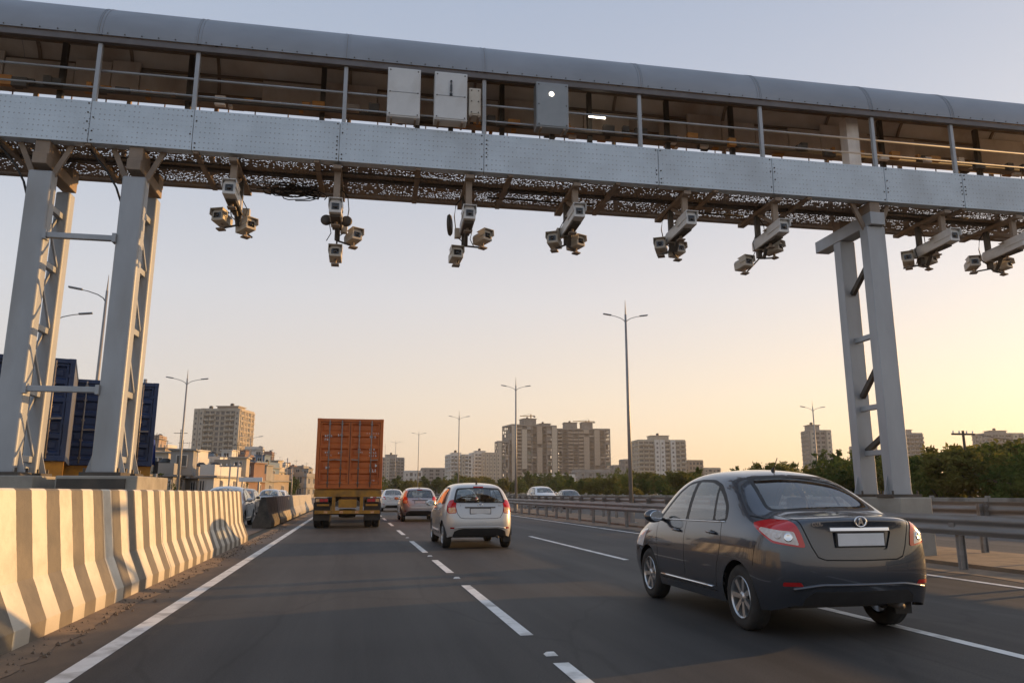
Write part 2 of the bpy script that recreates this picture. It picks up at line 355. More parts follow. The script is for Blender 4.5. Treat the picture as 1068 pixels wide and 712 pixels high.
def leafmat(name, a, c):
    m = bpy.data.materials.new(name); m.use_nodes = True; t = m.node_tree; N = t.nodes.new; L = t.links.new
    for n in list(t.nodes): t.nodes.remove(n)
    o = N('ShaderNodeOutputMaterial'); mix = N('ShaderNodeMixShader'); mix.inputs[0].default_value = .42
    df = N('ShaderNodeBsdfDiffuse'); tl = N('ShaderNodeBsdfTranslucent')
    tc = N('ShaderNodeTexCoord'); nz = N('ShaderNodeTexNoise'); nz.inputs['Scale'].default_value = 1.3; nz.inputs['Detail'].default_value = 5; L(tc.outputs['Object'], nz.inputs['Vector'])
    oi = N('ShaderNodeObjectInfo'); ad = N('ShaderNodeMath'); ad.operation = 'MULTIPLY_ADD'; ad.inputs[1].default_value = .35; L(oi.outputs['Random'], ad.inputs[0])
    sb = N('ShaderNodeMath'); sb.operation = 'SUBTRACT'; sb.inputs[1].default_value = .17; L(nz.outputs['Fac'], sb.inputs[0]); L(sb.outputs[0], ad.inputs[2])
    r = N('ShaderNodeValToRGB'); r.color_ramp.elements[0].position = .3; r.color_ramp.elements[1].position = .7
    r.color_ramp.elements[0].color = (*a, 1); r.color_ramp.elements[1].color = (*c, 1); L(ad.outputs[0], r.inputs[0])
    L(r.outputs[0], df.inputs[0]); L(r.outputs[0], tl.inputs[0]); L(df.outputs[0], mix.inputs[1]); L(tl.outputs[0], mix.inputs[2]); L(mix.outputs[0], o.inputs[0]); MATS[name] = m
leafmat('leaf_green', (.060,.092,.026), (.13,.15,.042)); leafmat('leaf_olive', (.10,.105,.03), (.20,.18,.05))

# ------------------------------------------------------------ ground, roads, markings
def sheet(name, x0, x1, y0, y1, z, m, parent=None, kind='structure', ny=1):
    b = MB()
    for i in range(ny):
        a0, a1 = y0+(y1-y0)*i/ny, y0+(y1-y0)*(i+1)/ny
        b.add([(x0,a0,z),(x1,a0,z),(x1,a1,z),(x0,a1,z)], [(0,1,2,3)])
    o = b.build(name, m, parent, fix=False)
    if kind: tag(o, kind=kind)
    return o
sheet('ground', -3500, 3500, -300, 7000, -.03, 'ground')
road = sheet('road', -2.62, 10.0, -40, 1500, 0, 'asphalt')
sheet('opposite_road', 13.6, 24.2, -40, 1500, -.008, 'asphalt')
sheet('service_road', -15.5, -3.05, -40, 1500, -.008, 'asphalt')
md = MB(); md.box(10.35, 13.1, -40, 1500, -.03, .09); tag(md.build('median_strip', 'sand'), kind='structure')
# sandy shoulder drifts along barrier and rail, thin uneven sheets above the asphalt
def drift(name, xa, xb, amp, y0, y1, seed, step=.5):
    rn = random.Random(seed); b = MB(); n = int((y1-y0)/step); L_ = []
    a = 0
    for i in range(n+1):
        a += rn.uniform(-.22,.22); a *= .9
        L_.append((xa, xb+amp*a+amp*.3*rn.random(), y0+(y1-y0)*i/n))
    vs = []
    for xa_, xb_, y in L_: vs += [(xa_,y,.03),(xa_*.45+xb_*.55,y,.014),(xb_,y,.0045)]
    fs = []
    for i in range(n):
        for k in range(2): fs.append((i*3+k, i*3+k+1, i*3+k+4, i*3+k+3))
    b.add(vs, fs); return tag(b.build(name, 'sand', fix=False), kind='structure')
drift('dirt_verge', -2.66, -2.44, .22, -2, 140, 3, .16); drift('dirt_verge', 10.3, 9.55, -.5, -2, 140, 5)
def dash(x, y0, y1, w=.125):
    sheet('lane_dash', x-w/2, x+w/2, y0, y1, .004, 'white_paint', road, None)
def edge(x, w=.13): 
    for i in range(8): sheet('edge_line', x-w/2, x+w/2, -10+i*30, 20+i*30-.0, .004, 'white_paint', road, None)
edge(-1.93, .16); edge(9.02, .13)
for a, c in [(1.2,2.6),(4.2,5.9),(7.05,10.9),(12.6,15.0),(16.9,20.9),(24,27)] + [(30.5+i*6.2, 33.5+i*6.2) for i in range(22)]: dash(1.62, a, c)
for a, c in [(-2,1),(2.8,8.3)] + [(10.6,13.3),(14.3,22.5),(26,31)] + [(36+i*9, 40+i*9) for i in range(12)]: dash(5.27, a, c)
# road studs beside the dashes
st = MB(); st.add([(-.05,-.05,0),(.05,-.05,0),(.05,.05,0),(-.05,.05,0),(-.03,-.025,.02),(.03,-.025,.02),(.03,.025,.02),(-.03,.025,.02)], [(4,5,6,7),(0,1,5,4),(1,2,6,5),(2,3,7,6),(3,0,4,7)])
sme = st.mesh('road_stud', 'white_paint')
for y in (6.2, 11.8, 15.9, 22.4): inst('road_stud', sme, road, (1.62, y, .002))
# loose grit along the barrier foot
gr = MB(); rn = random.Random(4)
for i in range(900):
    y = 4 + 26*rn.random()**1.3; x = -2.63+abs(rn.gauss(0,.16)); s_ = rn.uniform(.006,.028)
    gr.add([(x-s_,y,.004),(x+s_,y-s_,.004),(x+s_*.6,y+s_,.004),(x,y,.004+s_*1.1)], [(0,1,3),(1,2,3),(2,0,3)])
tag(gr.build('roadside_grit', 'stone_debris'), 'loose grit lying along the foot of the striped barrier', kind='stuff')

# ------------------------------------------------------------ concrete barriers
def barrier(y0, y1, h, m, label, xo=-2.64):
    hh = h
    P = [(0,0),(0,.17),(-.15,.53),(-.25,hh-.02),(-.27,hh),(-.42,hh),(-.44,hh-.02),(-.54,.53),(-.69,.17),(-.69,0)]
    P = [(x+xo, z) for x, z in P]
    b = MB(); b.extr(P, y0, y1)
    o = b.build('concrete_barrier', m, bevel=.012)
    return tag(o, label, 'barrier', 'concrete barriers beside the left lane')
barrier(1.5, 6.4, 1.32, 'barrier_paint', 'nearest striped cream and grey concrete barrier, running out of the left edge')
barrier(6.42, 12.62, 1.32, 'barrier_paint', 'long striped concrete barrier in front of the left gantry legs')
barrier(12.65, 21.4, 1.32, 'barrier_paint', 'striped concrete barrier ending at the gap beside the white oncoming car')
barrier(30.0, 34.2, 1.12, 'barrier_dark', 'blackened concrete barrier beyond the gap, first behind the opening', -2.9)
barrier(34.25, 41, 1.14, 'barrier_worn', 'worn pale barrier directly after the blackened one', -2.9)
barrier(41.05, 48, 1.14, 'barrier_worn', 'worn pale barrier second after the blackened one', -2.9)
barrier(48.05, 62, 1.14, 'barrier_worn', 'farthest worn barrier running behind the orange container truck', -2.9)

# ------------------------------------------------------------ guard rails
def w_beam(mb, x, y0, y1, zc, d=.083, hgt=.31, face=-1):
    P = []
    n = 16
    for i in range(n+1):
        t = i/n; z = zc+hgt/2-hgt*t
        P.append((x+face*d*.5*(1-math.cos(4*math.pi*t))*.5*2*.5, z))
    Q = [(px-face*.006, z) for px, z in P][::-1]
    mb.extr(P+Q, y0, y1, True)
def guard_rail(x, zt, y0, y1, label, face, sec=4.0, zb=.0, offset=0.0, mat='rail_steel', hgt=.33, double=False):
    g = thing('guard_rail', label, 'guard rail', (x, y0, 0), 0, None)
    n = int((y1-y0)/sec)
    b = MB(); w_beam(b, 0, 0, sec-.012, zt-hgt/2, hgt=hgt, face=face); me = b.mesh('beam', mat, True); me.set_sharp_from_angle(angle=R(35))
    p = MB(); p.box(-.06,.06,-.004,.004,zb,zt-.04); p.box(-.06,-.052,-.04,.04,zb,zt-.04); p.box(.052,.06,-.04,.04,zb,zt-.04); p.box(-.06,.06,-.04,-.032,zb-.01,zb+.02)
    pm = p.mesh('post', mat)
    k = MB(); k.box(-.05,.05,-.06,.06,zt-.30,zt-.07); km = k.mesh('spacer_block', mat)
    bo = MB(); 
    bo.lathe([(0,-.012),(.014,-.012),(.014,0)], 8, Matrix.Translation((face*.09, .05, zt-hgt/2)) @ Matrix.Rotation(R(90)*face,4,'Z'))
    bom = bo.mesh('bolt', 'galv')
    for i in range(n):
        inst('beam', me, g, (0, i*sec, 0))
        if i < 12: inst('bolt', bom, g, (face*.005, i*sec+.0, 0))
        for q in range(2):
            yy = i*sec + q*sec/2 + offset
            if q*1 == 0 or i < 40:
                pp = inst('post', pm, g, (-face*.13, yy, 0)); pp.rotation_euler = (0, 0, random.uniform(-.05,.05))
                inst('spacer_block', km, g, (-face*.03, yy, 0))
    return g
guard_rail(9.95, .915, 1.2, 122, 'nearest grey corrugated steel guard rail, right behind the dark sedan', -1)
guard_rail(12.75, 1.10, 1.4, 122, 'second steel guard rail, across the sandy median from the nearest one', 1, zb=.085)
# low grey panel fence beyond the far carriageway
fn = thing('panel_fence', 'low grey panel fence between the far carriageway and the trees', 'fence', (24.9, 8, 0))
b = MB(); b.box(-.03,.03,0,2.95,.08,1.02); b.box(-.045,.045,0,2.95,1.02,1.08); pm = b.mesh('fence_panel', 'concrete')
b = MB(); b.box(-.07,.07,-.07,.07,-.05,1.16); fp = b.mesh('post', 'concrete')
for i in range(46):
    inst('fence_panel', pm, fn, (0, i*3+.03, 0)); inst('post', fp, fn, (0, i*3, 0))
b = MB(); 
for zz in (.62, .42): b.bar((0,0,zz),(0,138,zz),.05,.09)
b.build('rail_tube', 'galv', fn, loc=(-1.1,0,0))
b = MB(); b.box(-.04,.04,-.04,.04,-.05,.7); rp = b.mesh('post', 'galv')
for i in range(46): inst('post', rp, fn, (-1.1, i*3+.5, 0))

# ------------------------------------------------------------ toll camera gantry
GZ = -math.atan(.03)
G = thing('camera_gantry', 'grey steel gantry bridge with rounded roof spanning the whole highway', 'gantry', (0, 13.5, 0), GZ)
ZB, ZT, ZR, DEP = 7.39, 8.19, 9.49, 1.8
posts_u = [-8.6, -6.6, -4.85, -3.15, -.44, 2.26, 5.5, 8.2, 10.85, 12.82, 15.4, 18.2]
fj = [-9.5, -6.8, -4.87, -3.12, -.5, 2.26, 5.85, 8.37, 11.0, 12.92, 15.6, 18.6]
for a, c in zip(fj[:-1], fj[1:]):
    b = MB(); b.box(a+.006, c-.006, 0, .02, ZB, ZT); b.box(a+.006, c-.006, .02, .14, ZT-.02, ZT); b.box(a+.006, c-.006, .02, .20, ZB, ZB+.02)
    p = b.build('fascia_panel', 'fascia', G, bevel=.004)
    b = MB()   # splice bolts along the joint
    rb_ = random.Random(int(c*10))
    for s_ in (-.045, .05):
        for i in range(9):
            if rb_.random() < .55: continue
            b.lathe([(0,-.014),(.013,-.014),(.017,0)], 6, Matrix.Translation((c+s_, 0, ZB+.05+i*.088)))
    tag(b.build('splice_bolts', 'dark_steel', p), kind='stuff')
# stiffener lip along the fascia top and back plate
b = MB(); b.box(fj[0], fj[-1], .022, .035, ZB+.022, ZT-.022); b.build('fascia_backing', 'galv', G)
rj = [-9.5, -6.9, -4.87, -3.16, -.44, 2.26, 5.52, 8.17, 10.8, 12.82, 15.5, 18.6]
def arch(r, n=20, a0=0, a1=180): return [(DEP/2 - r*math.cos(R(a0+(a1-a0)*i/n)), ZR + r*math.sin(R(a0+(a1-a0)*i/n))) for i in range(n+1)]
for a, c in zip(rj[:-1], rj[1:]):
    P = arch(.965); Q = arch(.945)
    b = MB(); vs = [(a+.004, y, z) for y, z in P]+[(c-.004, y, z) for y, z in P]; n = len(P)
    b.add(vs, [(i, i+1, n+i+1, n+i) for i in range(n-1)])
    vs = [(a+.004, y, z) for y, z in Q]+[(c-.004, y, z) for y, z in Q]
    b.cur = 1; b.add(vs, [(n+i, n+i+1, i+1, i) for i in range(n-1)]); b.cur = 0
    b.add([(a+.004,P[0][0],ZR),(c-.004,P[0][0],ZR),(c-.004,Q[0][0],ZR),(a+.004,Q[0][0],ZR)], [(0,1,2,3)])
    o = b.build('roof_sheet', ['roof_sheet','ceiling_skin'], G, smooth=True, fix=False); o.data.set_sharp_from_angle(angle=R(30))
    if True:
        b = MB(); P = arch(.972, 20); 
        for dx in (-.05, .035):
            vs = [(c+dx, y, z) for y, z in P]+[(c+dx+.018, y, z) for y, z in P]+[(c+dx+.018, DEP/2+(y-DEP/2)*.985, ZR+(z-ZR)*.985) for y, z in P]+[(c+dx, DEP/2+(y-DEP/2)*.985, ZR+(z-ZR)*.985) for y, z in P]
            n = len(P); fs = []
            for k in range(4):
                for i in range(n-1): fs.append((k*n+i, k*n+i+1, ((k+1)%4)*n+i+1, ((k+1)%4)*n+i))
            b.add(vs, fs)
        b.build('roof_seam', 'roof_sheet', o)
        b = MB()
        m = max(3, int((c-a)/.3))
        for i in range(m): b.lathe([(0,-.01),(.011,-.01),(.014,0)], 6, Matrix.Translation((a+.15+i*(c-a-.25)/m, DEP/2-.966, ZR+.035)))
        tag(b.build('roof_bolts', 'dark_steel', o), kind='stuff')
# eaves channels and roof arches
b = MB(); b.box(fj[0], fj[-1], -.035, .06, ZR-.13, ZR-.005); b.build('eaves_channel', 'eaves', G, bevel=.01)
b = MB(); b.box(fj[0], fj[-1], DEP-.06, DEP+.035, ZR-.13, ZR-.005); b.build('eaves_channel', 'primer', G, bevel=.01)
for k, u in enumerate(posts_u):
    b = MB(); P = arch(.935, 14); pts = [(u, y, z) for y, z in P]
    for i in range(len(pts)-1): b.bar(pts[i], pts[i+1], .05, .06, (1,0,0))
    b.build('roof_rib', 'primer', G)
for ang in (25, 50, 75, 105, 130, 155):
    y, z = DEP/2-.9*math.cos(R(ang)), ZR+.9*math.sin(R(ang))
    b = MB(); b.box(fj[0], fj[-1], y-.02, y+.02, z-.025, z+.025); b.build('purlin', 'primer', G)
# posts, handrails
for u in posts_u:
    w = .19 if abs(u-10.85) < .01 else .075
    b = MB(); b.box(u-.0375, u+.0375, .01, .085, ZT-.3, ZR-.125); b.build('post', 'leg_paint', G, bevel=.006)
    b = MB(); b.box(u-.04, u+.04, DEP-.09, DEP-.01, ZB+.1, ZR-.125); b.build('post', 'primer', G, bevel=.006)
b = MB(); b.box(10.45,10.74,.35,.6,ZB+.1,ZR); b.build('riser_duct', 'panel_tan', G)
for y, z, r, m in ((.105,8.86,.022,'leg_paint'),(.105,8.52,.018,'leg_paint'),(DEP-.1,8.86,.022,'primer'),(DEP-.1,8.5,.02,'primer'),(DEP-.1,9.14,.02,'primer'),(DEP-.1,8.2,.02,'primer'),
                (.95,8.9,.035,'dark_steel'),(1.15,8.98,.03,'orange_box'),(1.35,9.0,.03,'dark_steel')):
    b = MB(); b.tube([(fj[0],y,z),(fj[-1],y,z)], r, 8); b.build('handrail' if r < .025 else 'conduit', m, G, smooth=True)
rn = random.Random(12)
# back wall sheets on the far side, uneven in width and height
u = -9.4
while u < 18:
    w = rn.choice((.55,.7,.85,1.1,1.3)); zb = 9.20+rn.uniform(-.03,.10); zt = 9.92+rn.uniform(-.25,.1)
    if rn.random() < (.88 if u < 6 else .8):
        b = MB(); b.box(u+.012, u+w-.012, DEP-.16+rn.uniform(-.05,0), DEP-.13, zb, zt); b.build('back_sheet', 'panel_tan', G, bevel=.006)
    if rn.random() < .55:
        b = MB(); b.box(u+w-.05, u+w+.05, 1.1, 1.2, 8.6, 9.95); b.build('upright', 'dark_steel', G)
    u += w
# junction boxes, hangers and cable trays inside the walkway
for i in range(150):
    u = rn.uniform(-8.5, 17); y = rn.uniform(.7, 1.5); z0 = 8.62+ (y)*.28 + rn.uniform(-.02,.12); w = rn.uniform(.06,.28); h = rn.uniform(.06,.2)
    b = MB(); b.cbox(u, y, z0, w, .1, h); b.build('junction_box', rn.choice(['orange_box','dark_steel','panel_tan','primer','orange_box','dark_steel']), G, bevel=.004)
for i in range(46):
    u = -8.6+i*.58+rn.uniform(-.1,.1); b = MB(); b.tube([(u,1.25,8.1),(u+rn.uniform(-.02,.02),1.25,8.95+rn.uniform(0,.12))], .013, 6); b.build('baluster', 'primer', G)
b = MB(); b.box(fj[0], fj[-1], 1.05, 1.3, 8.93, 8.96); b.box(fj[0], fj[-1], 1.05, 1.06, 8.96, 9.0); b.build('cable_tray', 'primer', G)
# a small lit work lamp inside the walkway (bright in the photograph)
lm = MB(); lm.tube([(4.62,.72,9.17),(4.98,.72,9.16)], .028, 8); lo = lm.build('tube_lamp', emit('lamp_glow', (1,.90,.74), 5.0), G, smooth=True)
# underside: perforated deck, edge beams, cross beams
rn = random.Random(21); b = MB(); cs = .02; du = int((fj[-1]-fj[0])/cs); dv = int(1.5/cs)
zd = ZB+.03
idx = {}
for j in range(dv):
    v0 = .18+j*cs; run = None
    for i in range(du+1):
        hole = (i == du) or rn.random() < (.17 if (j % 9) not in (0,1,4) else .05) * (.35+1.1*(math.sin(i*.021+j*.13)*.5+.5))
        if hole:
            if run is not None and i > run:
                b.add([(fj[0]+run*cs, v0, zd), (fj[0]+i*cs, v0, zd), (fj[0]+i*cs, v0+cs, zd), (fj[0]+run*cs, v0+cs, zd)], [(0,3,2,1)])
            run = None
        elif run is None: run = i
tag(b.build('perforated_deck', 'primer', G, fix=False), kind='stuff')
for v0, v1, z0, z1 in ((.02,.17,ZB+.022,ZB+.16),(.80,.92,ZB-.02,ZB+.12),(1.72,1.80,ZB-.02,ZB+.10)):
    b = MB(); b.box(fj[0], fj[-1], v0, v1, z0, z1); b.build('deck_beam', 'primer' if v0 != .80 else 'dark_steel', G, bevel=.006)
for u in (-7.4, -6.35, -4.87, -3.05, -.9, 1.0, 2.8, 5.0, 7.1, 9.2, 12.9, 15.0, 16.9):
    b = MB(); b.box(u-.05, u+.05, .03, 1.78, ZB-.045, ZB+.02); b.build('cross_beam', 'primer', G, bevel=.005)
for u0, u1, v in ((-4.6,-2.4,.5),(-1.0,1.5,.45),(2.5,4.8,1.2),(6.6,8.3,1.25),(11.3,13.4,.5)):
    b = MB(); b.tube([(u0,v,ZB-.03),(u1,v,ZB-.03)], .022, 6); b.build('conduit', 'dark_steel', G, smooth=True)
# lattice legs
def tower(u, zb, v0=.2, v1=1.2, legw=.40, thin=.26, zs=(6.35,5.3,4.15,3.0,1.85), xb=True, right=False):
    ztop = 6.85
    for v, w, d in ((v0, legw, .26), (v1, thin if not right else .36, .26)):
        m = MB(); m.box(u-w/2, u+w/2, v-d/2, v+d/2, zb, ztop)
        leg = m.build('leg', 'leg_paint', G, bevel=.045 if not right else .012)
        leg.modifiers['bevel'].segments = 4
        m = MB(); m.box(u-w/2-.12, u+w/2+.12, v-.25, v+.25, zb-.03, zb+.03)
        for sx in (-1, 1):
            for sy in (-1, 1): m.tube([(u+sx*(w/2+.06), v+sy*.2, zb+.03), (u+sx*(w/2+.06), v+sy*.2, zb+.10)], .022, 6)
        m.build('base_plate', 'dark_steel', leg, bevel=.004)
        for sx in (-1, 1):
            m = MB(); x0 = u+sx*w/2; x1 = x0+sx*.11
            m.add([(x0,v-.01,zb+.03),(x1,v-.01,zb+.03),(x0,v-.01,zb+.42),(x0,v+.01,zb+.03),(x1,v+.01,zb+.03),(x0,v+.01,zb+.42)], [(0,1,2),(5,4,3),(0,3,4,1),(1,4,5,2),(2,5,3,0)])
            m.build('gusset', 'leg_paint', leg)
    for z in zs:
        m = MB(); m.bar((u, v0+.1, z), (u, v1-.1, z), .10, .11); m.build('strut', 'leg_paint', G, bevel=.01)
    zz = sorted(zs)
    if xb:
        for a, c in zip(zz[:-1], zz[1:]):
            for k in (0, 1):
                m = MB(); m.bar((u+.05-.1*k, v0+.13, a+.06 if k else c-.06), (u+.05-.1*k, v1-.13, c-.06 if k else a+.06), .035, .045); m.build('brace', 'leg_paint', G)
        m = MB(); m.bar((u, v0+.13, zz[0]-.05), (u, v1-.1, zb+.1), .035, .045); m.build('brace', 'leg_paint', G)
    # head: cap beam along the depth and knee brackets
    m = MB(); m.box(u-(.17 if right else .12), u+(.17 if right else .12), -.02, DEP+.25 if right else 1.36, 6.86 if right else 6.93, 7.14); m.build('cap_beam', 'primer' if not right else 'leg_paint', G, bevel=.012)
    for s_ in (-1, 1):
        m = MB(); m.bar((u+s_*.14, v0, 6.75), (u+s_*.42, v0, ZB-.01), .09, .05, (0,1,0)); m.build('knee_bracket', 'primer', G)
    m = MB(); m.box(u-.12, u+.12, .04, .5, 7.13, ZB-.003); m.build('bearing_block', 'primer', G, bevel=.01)
    m = MB(); m.box(u-.12, u+.12, 1.1, 1.40, 7.13, ZB-.035); m.build('bearing_block', 'primer', G, bevel=.01)
tower(-4.06, 1.58); tower(-5.6, 1.58); tower(10.72, 1.22, zs=(4.55, 3.05, 2.1), xb=False, right=True, thin=.36, legw=.42)
for z, r in ((5.66, .045), (2.98, .05)):
    m = MB(); m.bar((-5.42, .1, z), (-4.24, .1, z), .09, .1); m.build('tie_bar', 'leg_paint', G, bevel=.012)
    for xa in (-4.30, -5.42):
        m = MB(); m.box(xa,xa+.06,.02,.18,z-.08,z+.08); m.build('tie_flange', 'leg_paint', G)
for (a, c) in (((10.72,.33,6.2),(10.72,1.05,5.6)),((10.72,.33,4.0),(10.72,1.05,3.3)),((10.72,.33,2.5),(10.72,1.05,2.15))):
    m = MB(); m.bar(a, c, .09, .10); m.build('brace', 'dark_steel', G)
# concrete piers the legs stand on
for u, zt, u0, u1 in ((-5.6,1.55,-6.35,-4.98),(-4.06,1.55,-4.66,-3.42),(10.72,1.19,10.42,11.12)):
    m = MB(); m.box(u0, u1, -.22, 1.62, -.1, zt); m.build('pier', 'concrete', G, bevel=.02)
m = MB(); m.box(-4.62,-3.6,-.26,-.222,zt+.05,1.5); m.build('pier_plate', 'dark_steel', G)
# cable tangle hanging below the deck
rn = random.Random(5); m = MB()
for k in range(16):
    cx, cy, cz = -1.55+rn.uniform(-.3,.35), 1.3+rn.uniform(-.2,.25), ZB-.09+rn.uniform(-.05,.02); rr = rn.uniform(.10,.28)
    ph = rn.uniform(0,6); pts = []
    for i in range(15):
        a = ph+i*.45; pts.append((cx+rr*1.5*math.cos(a)+.01*i, cy+rr*.8*math.sin(a), cz-.05*math.sin(a*1.3+k)-.02*rn.random()))
    m.tube(pts, .012, 5)
m.tube([(-1.95,1.4,ZB),(-1.8,1.45,ZB-.16),(-1.4,1.45,ZB-.2),(-1.1,1.4,ZB-.08),(-1.0,1.35,ZB)], .013, 6)
m.build('cable_coil', 'cable', G, smooth=True)
m = MB(); m.tube([(-4.9,.2,7.36),(-4.6,.3,7.0),(-4.42,.32,6.7),(-4.3,.3,6.4)], .02, 6); m.build('drop_cable', 'cable', G, smooth=True)
m = MB(); m.tube([(-6.4,.2,7.36),(-6.1,.3,6.98),(-5.95,.32,6.7),(-5.85,.3,6.4)], .02, 6); m.build('drop_cable', 'cable', G, smooth=True)
Gm = Matrix.Translation((0,13.5,0)) @ Matrix.Rotation(GZ,4,'Z')

# ------------------------------------------------------------ cabinets on the walkway front
def cabinet(u0, u1, z0, z1, m, label, kind):
    t = thing('equipment_cabinet', label, 'cabinet', Gm @ Vector(((u0+u1)/2, -.16, z0)), GZ, 'cabinets fixed to the gantry railing')
    w, h = u1-u0, z1-z0
    b = MB(); b.box(-w/2, w/2, 0, .27, 0, h); b.build('housing', m, t, bevel=.012)
    b = MB(); b.box(-w/2+.018, w/2-.018, -.012, -.001, .03, h-.03); d = b.build('door', m, t, bevel=.005)
    b = MB()
    for sx in (-1, 1):
        for sz in (.06, h*.5, h-.06): b.lathe([(0,-.022),(.012,-.022),(.014,-.012)], 8, Matrix.Translation((sx*(w/2-.05), 0, sz)))
    b.build('screw', 'dark_steel', d)
    if kind < 2:
        b = MB(); b.box(-w/2+.03, w/2-.03, -.016, -.0125, h*.5-.006, h*.5+.006); b.build('seam_strip', 'cabinet_grey', d)
    if kind == 1:
        b = MB(); b.box(-.012,.012,-.05,-.0125,h*.52,h*.80); b.box(-.028,.028,-.03,-.0125,h*.50,h*.55); b.lathe([(0,-.04),(.022,-.04),(.022,-.0125)],10,Matrix.Translation((0,0,h*.80))); b.box(-.02,.02,-.045,-.0125,h*.60,h*.72)
        b.build('door_handle', 'lens_black', d)
    if kind == 2:
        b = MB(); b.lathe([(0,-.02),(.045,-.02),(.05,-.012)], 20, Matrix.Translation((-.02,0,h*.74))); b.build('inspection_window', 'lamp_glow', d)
    for sx in (-1, 1):
        b = MB(); b.box(sx*w*.36-.02, sx*w*.36+.02, .0, .30, -.035, -.003); b.build('mounting_foot', 'primer', t)
    return t
cabinet(.36, .99, 8.31, 9.34, 'cabinet', 'plain white cabinet on the gantry railing, leftmost of the cabinets', 0)
cabinet(1.26, 1.90, 8.33, 9.345, 'cabinet', 'white gantry cabinet with a black upright door handle', 1)
cabinet(3.28, 3.94, 8.36, 9.335, 'cabinet_grey', 'grey gantry cabinet with a small round bright window', 2)
cabinet(1.935, 2.17, 8.48, 9.06, 'camera_cream', 'small narrow cream cabinet right of the cabinet with black handle', 3)

# ------------------------------------------------------------ hanging camera clusters
def cam_box(t, loc, yaw, pitch, L_, w, h, m, lens=True):
    # housing with front hood along -Y
    b = MB()
    prof = [(-w/2,0),(-w/2,h*.72),(-w*.36,h),(w*.36,h),(w/2,h*.72),(w/2,0)]
    b.extr(prof, 0, L_)
    o = b.build('camera_housing', m, t, loc=loc, rot=(pitch,0,yaw), bevel=.012)
    b = MB(); b.box(-w/2-.012, w/2+.012, -.06, L_*.55, h+.001, h+.016); b.box(-w/2-.014,-w/2-.002,-.06,L_*.4,h*.45,h+.016); b.box(w/2+.002,w/2+.014,-.06,L_*.4,h*.45,h+.016)
    b.build('sun_shield', m, o, bevel=.003)
    b = MB(); b.box(-w*.30, w*.30, -.008, -.0015, h*.22, h*.72); b.build('front_window', 'lens_black', o)
    b = MB(); b.lathe([(0,-.03),(h*.16,-.03),(h*.19,-.008)], 16, Matrix.Translation((0,0,h*.47))); b.build('lens', 'lens_black', o, smooth=True)
    b = MB(); b.tube([(0,L_*.5,-.005),(0,L_*.5,-.10)], .028, 8); b.box(-.075,.075,L_*.5-.06,L_*.5+.06,-.125,-.098); b.build('mount_foot', 'primer', o)
    return o
clusters = [(-2.40,0,'first'),(-.52,1,'second'),(2.0,2,'third'),(4.15,3,'fourth'),(6.48,4,'fifth'),(8.5,5,'sixth'),(12.5,6,'seventh'),(14.3,7,'eighth')]
cl_lab = ['leftmost camera cluster under the gantry, hanging right of the left legs', 'second camera cluster from the left, hanging right of the tangled cables',
 'third camera cluster from the left, above the gap right of the truck', 'fourth camera cluster from the left, with one camera splayed out each side',
 'fifth camera cluster from the left, long white housing above a camera pair', 'camera cluster hanging next left of the right gantry legs',
 'camera cluster hanging just right of the right gantry legs', 'rightmost camera cluster, cut by the right edge of the picture']
